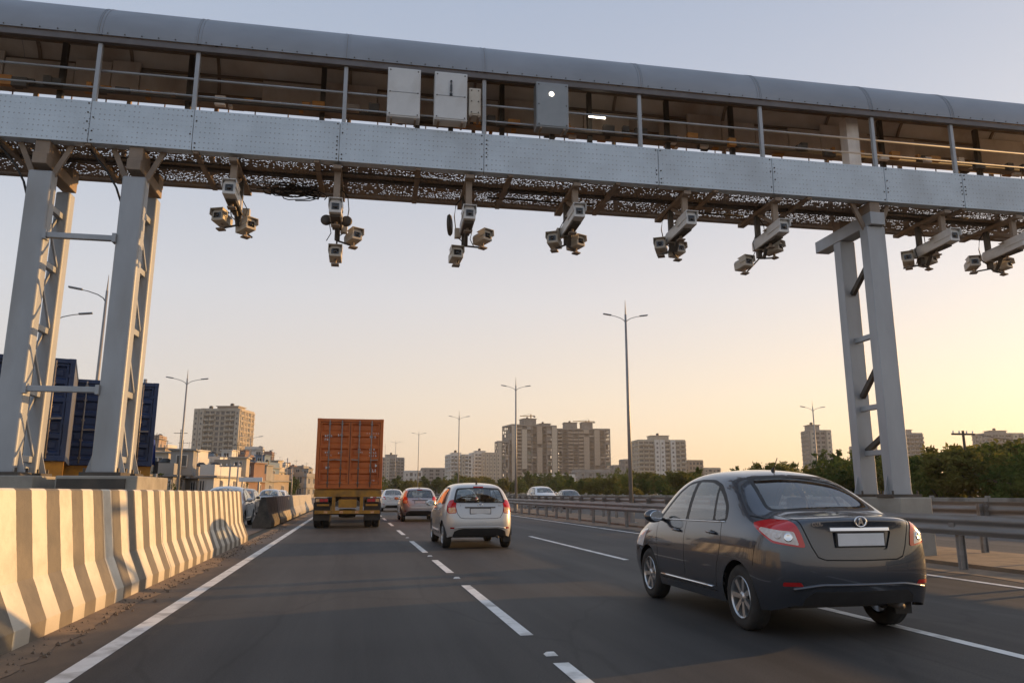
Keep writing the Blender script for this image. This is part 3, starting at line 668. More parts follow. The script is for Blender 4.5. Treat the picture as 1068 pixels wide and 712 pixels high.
for u, k, _ in clusters:
    rn = random.Random(40+k)
    zo = [.02,-.16,-.12,.02,.02,-.02,.04,.04][k]
    t = thing('camera_cluster', cl_lab[k], 'camera cluster', Gm @ Vector((u, .35, 6.55+zo)), GZ, 'camera clusters hanging under the gantry')
    zt = ZB-.05-(6.55+zo)
    # hanger: twin flat bars and a slanted web
    b = MB(); b.box(-.075,.075,-.30,1.40,zt-.075,zt+.0); b.build('hanger_beam', 'primer', t, bevel=.006)
    b = MB(); b.box(-.06,.06,-.14,-.06,.22,zt-.07); b.bar((0,-.10,.30),(0,.55,zt-.08),.05,.07); b.build('hanger_arm', 'primer', t, bevel=.005)
    b = MB(); b.box(-.05,.05,.60,.70,-.22,zt-.07); b.build('drop_post', 'dark_steel', t, bevel=.004)
    mw = 'camera_white'
    main = cam_box(t, (0, -.42 if k not in (1,2) else -.30, 0.0), 0, R(-3), 1.15 if k > 2 else .75, .23, .26, mw)
    b = MB(); b.box(-.09,.09,-.2,.55,-.05,-.004); b.build('ballast_tray', 'dark_steel', t)
    # boom that carries the two side cameras
    b = MB(); b.tube([(0,.3,-.05),(.02,.5,-.28)],.04,8); b.build('boom', 'dark_steel', t)
    ya, yb = [(-.35,.75),(0,.5),(.1,.55),(-.5,.45),(-.5,.2),(.2,.55),(-.7,.35),(-.4,.3)][k]
    la = [(-.36,.45,-.20),(-.02,.55,-.58),(-.14,.5,-.52),(-.34,.5,-.24),(-.28,.62,-.18),(-.30,.55,-.44),(-.36,.62,-.16),(-.45,.58,-.18)][k]
    lb = [(.28,.45,-.34),(.40,.4,-.26),(.46,.4,-.16),(.28,.5,-.26),(.18,.55,-.26),(.36,.35,-.12),(.24,.5,-.18),(.40,.5,-.20)][k]
    cam_box(t, la, ya, R(-6), .36, .24, .22, 'camera_cream'); cam_box(t, lb, yb, R(-6), .36, .22, .21, 'camera_cream')
    b = MB(); b.bar((la[0],la[1]+.18,la[2]-.115),(0,.62,-.22),.03,.03); b.bar((lb[0],lb[1]+.18,lb[2]-.115),(0,.62,-.24),.03,.03); b.build('side_arm', 'dark_steel', t)
    # junction box + hanging cables
    b = MB(); b.cbox(rn.choice((-.12,.12)), .74, .06, .13, .12, .2); b.build('junction_box', 'camera_cream', t, bevel=.006)
    s_ = rn.choice((-1,1)); b = MB()
    b.tube([(s_*.05,.66,zt-.1),(s_*.17,.68,zt-.25),(s_*.2,.7,zt-.5),(s_*.15,.7,-.02),(s_*.05,.66,-.12)], .011, 6)
    b.tube([(-s_*.05,.66,.3),(-s_*.16,.6,.1),(-s_*.12,.6,-.1),(-s_*.2,.6,-.26)], .009, 6); b.build('cable', 'cable', t, smooth=True)
    if k == 2:
        b = MB(); b.lathe([(0,-.02),(.19,-.03),(.22,.0),(.2,.03),(0,.05)], 20, Matrix.Translation((-.33,.25,.05)) @ Matrix.Rotation(R(75),4,'Z')); b.build('dish_antenna', 'dark_steel', t, smooth=True)
    if k == 1:
        for s_ in (-1, 1):
            b = MB(); b.lathe([(0,-.03),(.09,-.03),(.11,0),(.08,.06),(0,.08)], 16, Matrix.Translation((s_*.19,.2,.02))); b.build('illuminator', 'dark_steel', t, smooth=True)

# ------------------------------------------------------------ street lamps
def lamp_meshes(h, mat='pole_steel'):
    b = MB(); b.tube([(0,0,0),(0,0,h*.5),(0,0,h)], .095, 10, .045); pole = b.mesh('pole', mat, True)
    b = MB(); b.box(-.2,.2,-.2,.2,0,.03); b.tube([(0,0,.03),(0,0,.5)], .13, 10); base = b.mesh('base', mat)
    b = MB(); b.tube([(0,0,-.38),(.14,0,-.18),(.40,0,-.02),(.85,0,.12),(1.15,0,.17)], .03, 7, .022); arm = b.mesh('arm', mat, True)
    b = MB(); b.extr([(-.10,0),(-.11,.045),(-.05,.085),(.05,.085),(.11,.045),(.10,0)], 0, .62); head = b.mesh('lamp_head', 'cabinet_grey')
    b = MB(); b.box(-.07,.07,.1,.55,-.012,-.001); ln = b.mesh('lens', 'plate_white')
    b = MB(); b.tube([(0,0,0),(0,0,.65)], .035, 7, .008); tip = b.mesh('spike', mat)
    return pole, base, arm, head, ln, tip
def street_lamp(x, y, h, label, rz=0, arms=(0, 180), group='double arm street lamps', z0=0, tipon=True, sc=1.0):
    t = thing('street_lamp', label, 'street lamp', (x, y, z0), rz, group)
    p, ba, ar, hd, ln, tp = lamp_meshes(h)
    inst('pole', p, t); inst('base', ba, t)
    if tipon: inst('spike', tp, t, (0,0,h-.02))
    for a in arms:
        A = inst('arm', ar, t, (0,0,h-.15), (0,0,R(a)), (sc,sc,sc))
        H_ = inst('lamp_head', hd, A, (1.12,0,.15), (R(8),0,R(-90))); inst('lens', ln, H_)
    return t
rl = [(652,318,11.1,9.0,'tallest looking street lamp, standing behind the guard rail left of the sedan'),(538,396,11.1,9.0,'street lamp in front of the left half of the twin unfinished towers'),
      (479,430,11.0,9.6,'street lamp left of the twin unfinished towers, third along the median'),(437,449,10.9,11.4,'street lamp rising behind the silver hatchback, fourth along the median'),
      (413,459,10.8,14.0,'fifth street lamp along the median, just right of the orange truck'),(402,463,10.7,16.0,'farthest small street lamp touching the right edge of the orange truck')]
for i, (px, py, X, h, lab) in enumerate(rl):
    q = atX(px, py, X); street_lamp(X, q.y, q.z-.5, lab, rz=R(-4), arms=(0,180) if i < 5 else (180,), z0=.08, sc=.56+.05*i)
for (px, py, X, lab, ar) in [(196,388,-11,'street lamp between the left gantry legs and the pale tower block',(0,180)),
      (262,451,-11.5,'small street lamp right of the pale tower block, upper of two',(0,180)),(274,466,-11.5,'lower small street lamp right of the pale tower block',(0,180)),
      (113,292,-9.4,'street lamp mostly hidden behind the right pair of left gantry legs',(180,)),(58,314,-11.4,'street lamp hidden behind the leftmost gantry legs with one arm showing',(0,))]:
    q = atX(px, py, X); street_lamp(X, q.y, q.z-.4, lab, rz=R(6), arms=ar, z0=-.03, sc=.75)
q = atX(847, 418, 40); street_lamp(40, q.y, q.z-.5, 'street lamp among the trees beyond the far carriageway, left of the right gantry legs', z0=-.05, sc=.7)
# utility poles
def utility_pole(x, y, h, label, arms=1, m='pole_steel', r=.11):
    t = thing('utility_pole', label, 'utility pole', (x, y, -.05))
    b = MB(); b.tube([(0,0,0),(0,0,h)], r, 8, r*.6); b.build('pole', m, t, smooth=True)
    for i in range(arms):
        b = MB(); b.box(-.75,.75,-.05,.05,h-.25-i*.6,h-.15-i*.6); b.build('crossarm', m, t)
        for k in (-.65,-.25,.25,.65):
            b = MB(); b.lathe([(0,0),(.05,0),(.035,.06),(.05,.1),(0,.16)], 8, Matrix.Translation((k,0,h-.15-i*.6)) @ Matrix.Rotation(R(90),4,'X')); b.build('insulator', 'plate_white', t)
    return t
q = atX(152, 394, -8.2); utility_pole(-8.2, q.y, q.z, 'slim grey utility pole beside the blue container truck cab', 0)
q = atX(48, 424, -6.2); utility_pole(atY(50,500,21.5).x, 21.5, 4.1, 'short sunlit pole between the leftmost gantry leg and the blue container', 0, 'panel_tan', .1)
q = atX(1004, 448, 34); up = utility_pole(34, q.y, q.z, 'dark utility pole standing above the trees at far right', 1, 'bark')
p0 = Vector((34.6, q.y, q.z-.2)); b = MB(); b.tube([p0 + (Vector((52,q.y+2,q.z-.4))-p0)*(i/10) - Vector((0,0,.5*4*(i/10)*(1-i/10))) for i in range(11)], .018, 5)
tag(b.build('overhead_wire', 'cable'), 'thin overhead wire running right from the dark utility pole', 'wire')
# blue flag beside the utility pole
q = atX(157, 458, -7.8); t = thing('blue_flag', 'blue cloth banner on a thin stick right of the left gantry legs', 'banner', (-7.8, q.y, 0))
b = MB(); b.tube([(0,0,0),(.05,0,q.z)], .025, 6); b.build('stick', 'pole_steel', t)
b = MB(); vs = []
for i in range(7):
    for j in range(6): vs.append((.05+.28*j/5*(1-.25*i/6)*(.35+.65*(i/6)), .06*math.sin(j*1.5+i*.6), q.z-1.0*i/6))
b.add(vs, [(i*6+j, i*6+j+1, i*6+j+7, i*6+j+6) for i in range(6) for j in range(5)]); o = b.build('cloth', 'paint_flag' if 'paint_flag' in MATS else mk('paint_flag', (.02,.06,.28), (.015,.04,.2), 4, .8), t, smooth=True)
md_ = o.modifiers.new('thick', 'SOLIDIFY'); md_.thickness = .006

# ------------------------------------------------------------ trees
def crown_mesh(seed, n_clump, n_leaf, rx, rz, leaf, mat):
    rn = random.Random(seed); b = MB(); vs = []; fs = []
    lobes = [(Vector((0,0,0)), 1.0)] + [(Vector((rn.uniform(-.55,.55)*rx, rn.uniform(-.55,.55)*rx, rn.uniform(-.35,.6)*rz)), rn.uniform(.45,.75)) for _ in range(6)]
    cl = []
    while len(cl) < n_clump:
        c, s_ = rn.choice(lobes)
        d = Vector((rn.gauss(0,1), rn.gauss(0,1), rn.gauss(0,1))).normalized(); r = s_*rn.random()**.45
        p = c + Vector((d.x*rx*r*.75, d.y*rx*r*.75, d.z*rz*r*.75))
        if p.z < -rz*.85: continue
        cl.append((p, rn.uniform(.16,.36)*rx*.55))
    for p, cr in cl:
        for _ in range(n_leaf):
            d = Vector((rn.gauss(0,1), rn.gauss(0,1), rn.gauss(0,.8))); q = p + d*cr*.42
            a = Vector((rn.gauss(0,1), rn.gauss(0,1), rn.gauss(0,.6))).normalized(); e = a.orthogonal().normalized(); e = Matrix.Rotation(rn.uniform(0,6.28),3,a) @ e; f_ = a.cross(e)
            l = leaf*rn.uniform(.6,1.35); e *= l; f_ *= l*.55; k = len(vs)
            vs += [q-e*.5, q+f_*.5, q+e*.6, q-f_*.5]; fs.append((k,k+1,k+2,k+3))
    b.add(vs, fs); return b.mesh('crown', mat, fix=False)
def trunk_mesh(seed, h, r, rx):
    rn = random.Random(seed); b = MB()
    pts = [Vector((0,0,-.1)), Vector((rn.uniform(-.08,.08),rn.uniform(-.08,.08),h*.5)), Vector((rn.uniform(-.15,.15),rn.uniform(-.15,.15),h))]
    b.tube(pts, r, 8, r*.5)
    for k in range(6):
        s_ = pts[1].lerp(pts[2], rn.uniform(.1,.95)); a = rn.uniform(0,6.28); l = rx*rn.uniform(.5,.95)
        e = s_ + Vector((math.cos(a)*l, math.sin(a)*l, l*rn.uniform(.3,.9))); m_ = s_.lerp(e,.5)+Vector((0,0,.12*l))
        b.tube([s_, m_, e], r*.42, 6, r*.12)
    return b.mesh('trunk', 'bark', True)
KIND = []
for s_, (rx, rz, mat) in enumerate([(1.5,1.5,'leaf_green'),(1.9,1.45,'leaf_green'),(1.25,1.8,'leaf_olive'),(1.7,1.2,'leaf_olive'),(1.1,1.35,'leaf_green')]):
    KIND.append((crown_mesh(100+s_, 150, 34, rx, rz, .15, mat), trunk_mesh(200+s_, 1.5, .10, rx), rx, rz))
def tree(x, y, h, k, label, group, rz=None):
    cm, tm, rx, rzz = KIND[k]; s_ = h/(.75+rzz*1.75)
    t = thing('roadside_tree', label, 'tree', (x, y, -.03), random.uniform(0,6.28) if rz is None else rz, group); t.scale = (s_*random.uniform(.9,1.2), s_*random.uniform(.9,1.2), s_)
    inst('trunk', tm, t); inst('crown', cm, t, (0,0,.75+rzz*.78)); return t
rn = random.Random(77); tops = [(590,497),(640,494),(700,491),(740,489),(780,484),(820,480),(860,474),(900,470),(940,468),(980,463),(1010,458),(1040,464),(1070,456),(1100,455),(1140,455)]
def top_at(px):
    for (a, ya), (c, yc) in zip(tops[:-1], tops[1:]):
        if a <= px <= c: return ya+(yc-ya)*(px-a)/(c-a)
    return tops[0][1] if px < 590 else tops[-1][1]
row = []
px = 585
while px < 1150:
    X = 28.4 + rn.uniform(-1.2, 2.4); Y = atX(px, 513, X).y; z = atX(px, top_at(px)+rn.uniform(-3,7), X).z
    row.append((px, X, Y, z, rn.randrange(5))); px += rn.uniform(.62,1.0)*1.9*800/math.hypot(X, Y)
for i, (px, X, Y, z, k) in enumerate(row):
    look = ['round dark green','broad dark green','tall olive','low spreading olive','small dense green'][k]
    tree(X, Y, z, k, '%s tree behind the panel fence, %s from the left in the front row' % (look, ordinal(min(i+1,49))), 'front row of trees beyond the far carriageway')
row2 = []; px = 600
while px < 1140:
    X = 33.5 + rn.uniform(-1, 3); Y = atX(px, 513, X).y; z = atX(px, top_at(px)+rn.uniform(-4,6), X).z
    row2.append((px, X, Y, z, rn.randrange(5))); px += rn.uniform(.8,1.5)*2.0*800/math.hypot(X, Y)
for i, (px, X, Y, z, k) in enumerate(row2):
    tree(X, Y, z, k, '%s tree of the back row beyond the panel fence, %s from the left' % (['rounded','broad','tall','flat topped','narrow'][k], ordinal(min(i+1,49))), 'back row of trees beyond the far carriageway')
row3 = []; px = 396
while px < 600:
    Y = rn.uniform(150, 210); p = atY(px, 497+rn.uniform(-5,4)+ (4 if px < 470 else 0), Y); row3.append((px, p.x, Y, p.z, rn.randrange(5))); px += rn.uniform(3.5,7.5)
for i, (px, X, Y, z, k) in enumerate(row3):
    tree(X, Y, z*1.05, k, '%s tree in the distant belt behind the traffic, %s from the left' % (['dark rounded','dark broad','tall olive','low olive','small green'][k], ordinal(min(i+1,49))), 'distant tree belt behind the traffic')
lt = [(204,496,100),(221,493,108),(238,497,95),(250,499,88),(294,503,130),(212,505,70),(232,503,75),(300,507,120),(286,500,110),(308,503,150),(170,503,60),(206,498,95)]
for i, (px, py, Y) in enumerate(lt):
    p = atY(px, py-5, Y); tree(p.x, Y, p.z+.3, (i*2+1) % 5, 'small tree among the low houses on the left, %s from the left' % ordinal(sorted([l[0] for l in lt]).index(px)+1), 'small trees among the left houses')
for i, (px, X, py) in enumerate([(632,25.9,505),(655,25.8,506),(592,26,503)]):
    p = atX(px, py, X); tree(p.x, p.y, p.z, [2,3,2][i], ['yellow green bush before the fence below the twin towers','low yellow green bush left of the tallest lamp','bright bush behind the white car on the far carriageway'][i], 'bushes at the fence')

# ------------------------------------------------------------ buildings
mk('wall_beige', (.36,.30,.235), (.28,.23,.18), .4, .9, c3=(.26,.21,.16), scale3=.15); mk('wall_grey', (.30,.29,.275), (.23,.225,.215), .4, .9, c3=(.18,.17,.16), scale3=.15)
mk('wall_cream', (.46,.41,.335), (.36,.32,.26), .4, .9, c3=(.34,.29,.23), scale3=.2); mk('wall_white', (.62,.60,.56), (.52,.50,.47), .5, .9, c3=(.40,.38,.35), scale3=.2)
mk('wall_rust', (.25,.155,.115), (.19,.12,.09), .5, .9); mk('wall_blue', (.16,.22,.30), (.13,.18,.25), .5, .9); mk('wall_pink', (.36,.28,.23), (.29,.225,.185), .5, .9)
mk('raw_concrete', (.24,.225,.205), (.165,.155,.14), .5, .95, c3=(.15,.135,.12), scale3=.2)
mk('brick_infill', (.30,.17,.11), (.24,.135,.09), .8, .95); mk('net_green', (.10,.14,.11), (.08,.11,.09), .5, .95)
mk('window_glass', (.025,.03,.035), (.05,.055,.06), .4, .12); mk('window_frame', (.45,.43,.40), rough=.6); mk('tank_black', (.02,.02,.02), rough=.6)
mk('tin_roof', (.30,.29,.28), (.2,.17,.14), 1.2, .5, .4)
def win_mesh(w, h):
    b = MB(); b.box(-w/2, w/2, -.05, .05, 0, h); b.cur = 1
    for x0, x1, z0, z1 in ((-w/2-.06,-w/2,-.06,h+.06),(w/2,w/2+.06,-.06,h+.06),(-w/2,w/2,-.06,0),(-w/2,w/2,h,h+.06),(-.03,.03,0,h)): b.box(x0, x1, -.09, .06, z0, z1)
    return b.mesh('window', ['window_glass','window_frame'])
def bal_mesh(w, d, m):
    b = MB(); b.box(-w/2, w/2, -d, 0, 0, .16); b.box(-w/2, w/2, -d, -d+.1, .16, 1.0); b.box(-w/2, -w/2+.1, -d+.1, 0, .16, 1.0); b.box(w/2-.1, w/2, -d+.1, 0, .16, 1.0)
    return b.mesh('balcony', m)
def block(label, px0, px1, ytop, Y, floors, bays, wall, rz=0, d=16, heads=(), seed=1, unfinished=False, sbays=4, name='apartment_block', balcony=True, group='apartment blocks on the skyline', trim=None):
    rn = random.Random(seed); p0, p1 = atY(px0, 500, Y), atY(px1, 500, Y); top = atY((px0+px1)/2, ytop, Y).z
    vis = p1.x-p0.x; w = (vis - d*abs(math.sin(rz))*.85)/math.cos(rz); h = top; fh = h/floors; cx = (p0.x+p1.x)/2
    t = thing(name, label, 'building', (cx, Y+d/2, -.03), rz, group)
    bw = w/bays; trim = trim or wall
    if unfinished:
        b = MB(); b.box(-w/2+4.0, w/2-4.0, -d/2+5.0, d/2-4.0, 0, h); b.build('core', 'raw_concrete', t)
    else:
        b = MB(); b.box(-w/2, w/2, -d/2, d/2, 0, h); b.build('wall', wall, t)
    b = MB(); e = .45 if not unfinished else 0; b.box(-w/2-e, w/2+e, -d/2-e, d/2+e, -.16, .16); sm = b.mesh('floor_slab', trim if not unfinished else 'raw_concrete')
    for f in range(1, floors+1): inst('floor_slab', sm, t, (0,0,f*fh-.02))
    b = MB(); pw = .35 if not unfinished else .4; b.box(-pw, pw, -.22, .22, 0, h-.05); pmesh = b.mesh('pier', trim if not unfinished else 'raw_concrete')
    for i in range(bays+1): inst('pier', pmesh, t, (-w/2+i*bw if 0 < i < bays else (-w/2+.36 if i == 0 else w/2-.36), -d/2-.05 if not unfinished else -d/2+.25, 0))
    for s_ in (-1, 1):
        for i in range(sbays+1): inst('pier', pmesh, t, (s_*(w/2+.05) if not unfinished else s_*(w/2-.25), -d/2+.5+i*(d-1)/sbays, 0), (0,0,R(90)))
    sw = d/sbays
    if unfinished:
        b = MB(); b.box(-bw/2+.42, bw/2-.42, -.12, .12, .17, fh-.2); ip = [b.mesh('infill_panel', q) for q in ('raw_concrete','wall_grey','wall_beige','net_green','wall_beige')]
        b = MB(); b.box(-bw/2+.42, bw/2-.42, -.1, .1, .17, fh*.45); low = b.mesh('parapet', 'wall_beige')
        b = MB(); b.box(-sw/2+.42, sw/2-.42, -.12, .12, .17, fh-.2); sp_ = [b.mesh('infill_panel', q) for q in ('raw_concrete','wall_beige','wall_grey')]
        lit = [rn.random() < .35 for _ in range(bays)]; ctype = []
        for i in range(bays): ctype.append(rn.choice([q for q in ('solid','void','bal','mix','void') if not ctype or q != ctype[-1]]))
        b = MB(); b.box(-bw/2+.1, bw/2-.1, -.12, .12, -.1, fh-.14); sol = [b.mesh('infill_panel', q) for q in ('wall_cream','wall_beige')]
        for f in range(floors):
            for i in range(bays):
                u = rn.random(); ct = ctype[i]
                if ct == 'solid':
                    if u < .94: inst('infill_panel', sol[i % 2], t, (-w/2+(i+.5)*bw, -d/2-.32, f*fh))
                elif ct == 'void':
                    if u < .12: inst('parapet', low, t, (-w/2+(i+.5)*bw, -d/2+.2, f*fh))
                elif ct == 'bal': inst('parapet', low, t, (-w/2+(i+.5)*bw, -d/2-.18, f*fh))
                elif u < .42 and not lit[i]: inst('infill_panel', ip[rn.choice((0,1,1,2,3)) if f > 2 else 0], t, (-w/2+(i+.5)*bw, -d/2+.5+rn.uniform(0,1.2), f*fh))
                elif u < .75: inst('parapet', low, t, (-w/2+(i+.5)*bw, -d/2+.2, f*fh))
            for s_ in (-1, 1):
                for i in range(sbays):
                    if rn.random() < .55: inst('infill_panel', sp_[rn.randrange(3)], t, (s_*(w/2-.5), -d/2+(i+.5)*sw, f*fh), (0,0,R(90)))
    else:
        wm = win_mesh(min(bw*.62, 3.2), fh*.60); wn = win_mesh(min(bw*.3, 1.3), fh*.42); bm_ = bal_mesh(bw*.9, 1.5, trim); wb = win_mesh(bw*.8, fh*.74)
        colk = [rn.choice('wnbb' if balcony else 'wwn') for _ in range(bays)]
        if balcony:
            for i in range(bays):
                if colk[i] == 'n': b = MB(); b.box(-bw*.46, bw*.46, -.9, 0, 0, h+.9); inst('stair_shaft', b.mesh('stair_shaft', 'wall_cream' if wall != 'wall_cream' else 'wall_white'), t, (-w/2+(i+.5)*bw, -d/2-.47, 0))
        for f in range(floors):
            for i in range(bays):
                x = -w/2+(i+.5)*bw
                inst('window', {'n':wn,'w':wm,'b':wb}[colk[i]], t, (x+rn.uniform(-.05,.05), -d/2-(.03 if colk[i] != 'n' or not balcony else 1.40), f*fh+fh*(.28 if colk[i] != 'b' else .10)))
                if colk[i] == 'b' and f > 0: inst('balcony', bm_, t, (x, -d/2+.01, f*fh+.14))
            for s_ in (-1, 1):
                if (s_ == 1 and (cx < 0 or rz < 0)) or (s_ == -1 and (cx > 0 or rz > 0)):
                    for i in range(sbays):
                        inst('window', wn if i % 2 else wm, t, (s_*(w/2+.03), -d/2+(i+.5)*sw, f*fh+fh*.28), (0,0,R(90)*s_))
    b = MB(); 
    for x0, x1, y0, y1 in ((-w/2,w/2,-d/2,-d/2+.2),(-w/2,w/2,d/2-.2,d/2),(-w/2,-w/2+.2,-d/2+.2,d/2-.2),(w/2-.2,w/2,-d/2+.2,d/2-.2)): b.box(x0,x1,y0,y1,h+.13,h+1.1)
    if not unfinished or True: b.build('roof_parapet', trim if not unfinished else 'raw_concrete', t)
    for (a, c, yt) in heads:
        q0, q1 = atY(a, 500, Y).x-cx, atY(c, 500, Y).x-cx; zt = atY((a+c)/2, yt, Y).z
        b = MB(); b.box(q0, q1, -d*.3, d*.2, h+.1, zt); hd = b.build('stair_house', 'raw_concrete' if unfinished else wall, t)
        b = MB(); b.box(q0-.6, q1+.6, -d*.3-.6, d*.2+.6, zt+.003, zt+.35); b.build('roof_slab', 'raw_concrete' if unfinished else trim, hd)
        b = MB(); b.lathe([(0,0),(1.0,0),(1.0,1.5),(.4,1.9),(0,1.9)], 12, Matrix.Translation(((q0+q1)/2, 0, zt+.36)) @ Matrix.Rotation(R(90),4,'X')); b.build('water_tank', 'tank_black', hd)
    return t, w, h, d
block('pale beige tower block on the left, between lamp and orange truck', 197, 256, 428, 400, 16, 9, 'wall_beige', R(-14), 18, [(205,214,425),(222,246,423)], 3, trim='wall_cream')
block('left half of the twin unfinished towers, with a crane on top', 529, 582, 444, 600, 19, 9, 'raw_concrete', R(8), 24, [(547,560,436),(566,576,441)], 5, True, 5)
block('right half of the twin unfinished towers, with two head houses', 583, 640, 448, 612, 18, 10, 'raw_concrete', R(-8), 24, [(593,606,440),(611,622,440)], 8, True, 5)
block('lower grey wing left of the twin unfinished towers', 519, 531, 461, 590, 15, 3, 'wall_grey', 0, 14, [], 9, True, 3)
block('cream mid-rise block right of the twin towers, above the trees', 668, 718, 460, 470, 12, 9, 'wall_cream', R(-6), 18, [(684,702,454)], 11)
block('white apartment block left of the twin towers, left one of the pair', 467, 492, 475, 520, 10, 6, 'wall_white', R(6), 16, [(472,480,472)], 12)
block('white apartment block left of the twin towers, right one of the pair', 492, 521, 473, 540, 11, 7, 'wall_white', R(6), 16, [(497,506,470)], 13)
block('hazy far apartment block just right of the orange truck', 396, 421, 478, 640, 11, 6, 'wall_grey', R(5), 18, [(402,413,474)], 14)
block('narrow tower behind the trees, left of the right gantry legs', 850, 873, 450, 420, 14, 4, 'wall_grey', R(-12), 14, [(853,863,443)], 15)
block('grey tower behind the trees, just right of the right gantry legs', 945, 969, 453, 420, 14, 5, 'wall_grey', R(-10), 14, [(950,960,448)], 16)
block('wide grey tower at the far right edge above the trees', 1037, 1074, 453, 420, 14, 6, 'wall_grey', R(-10), 14, [(1046,1060,449)], 17)
block('dim small block peeping between the right gantry legs', 899, 918, 466, 520, 10, 4, 'wall_grey', 0, 12, [], 18)
for i, (a, c, yt, Y, m, lab) in enumerate([(641,652,486,560,'wall_grey','low grey block in the dip right of the twin towers, left one'),(652,666,480,540,'wall_grey','low grey block in the dip right of the twin towers, right one'),
     (719,734,481,500,'wall_beige','low beige block right of the cream mid-rise block'),(735,752,489,500,'wall_cream','small low cream block far right of the cream mid-rise block'),
     (422,440,492,560,'wall_white','low white block right of the hazy far block'),(440,466,489,600,'wall_grey','long low grey block left of the white apartment pair'),
     (560,600,497,300,'wall_white','low white shed in front of the twin towers'),(604,636,492,330,'wall_grey','low dark shed in front of the right twin tower'),(1008,1034,474,380,'wall_cream','low cream block right of the dark utility pole')]):
    block(lab, a, c, yt, Y, 4 if yt > 490 else 7, 4, m, 0, 12, [], 30+i, False, 2, 'low_building', False, 'low buildings on the skyline')
# tower cranes on the unfinished towers
def crane(px, py, Y, hgt, jib, rz, label):
    p = atY(px, py, Y); t = thing('tower_crane', label, 'crane', (p.x, Y+8, p.z-hgt), rz)
    b = MB(); b.bar((0,0,0),(0,0,hgt),.9,.9); b.build('mast', 'truck_yellow', t)
    b = MB(); b.bar((-jib*.35,0,hgt-1.2),(jib,0,hgt-1.2),.5,.6); b.build('jib', 'truck_yellow', t)
    b = MB(); b.cbox(-jib*.33,0,hgt-2,1.6,1,1.2); b.build('counterweight', 'concrete', t)
    b = MB(); b.tube([(0,0,hgt+.8),(jib*.7,0,hgt-.9)],.09,5); b.build('stay_cable', 'dark_steel', t)
crane(556, 431, 600, 9, 9, R(160), 'small crane on the roof of the left unfinished tower')
crane(617, 437, 612, 7, 14, R(175), 'small crane with long jib on the right unfinished tower')
# crowded low houses on the left
rn = random.Random(61); walls = ['wall_beige','wall_cream','wall_white','wall_grey','wall_rust','wall_pink','wall_blue']
cname = {'wall_beige':'beige','wall_cream':'cream','wall_white':'white','wall_grey':'grey','wall_rust':'brick red','wall_pink':'pinkish','wall_blue':'blue grey'}
hs = []
for (px, yt, Y) in [(157,458,190),(168,466,230),(180,473,240),(263,469,260),(276,474,280),(190,479,170),(291,484,300),(300,487,320),(309,488,340),(318,489,350),(252,478,200),
     (160,482,110),(172,487,105),(184,493,90),(199,483,120),(216,480,130),(231,484,125),(245,489,100),(259,488,130),(271,487,140),(283,492,150),(296,494,165),(307,496,180),(318,497,200),
     (155,497,70),(166,499,66),(178,501,62),(190,497,75),(203,494,84),(219,499,72),(230,500,68),(244,496,80),(256,500,90),(269,501,100),(281,500,105),(150,492,82)]:
    hs.append((px, yt+rn.uniform(-1.5,1.5), Y*rn.uniform(.95,1.05)))
order = sorted(range(len(hs)), key=lambda i: hs[i][0])
hm = {}
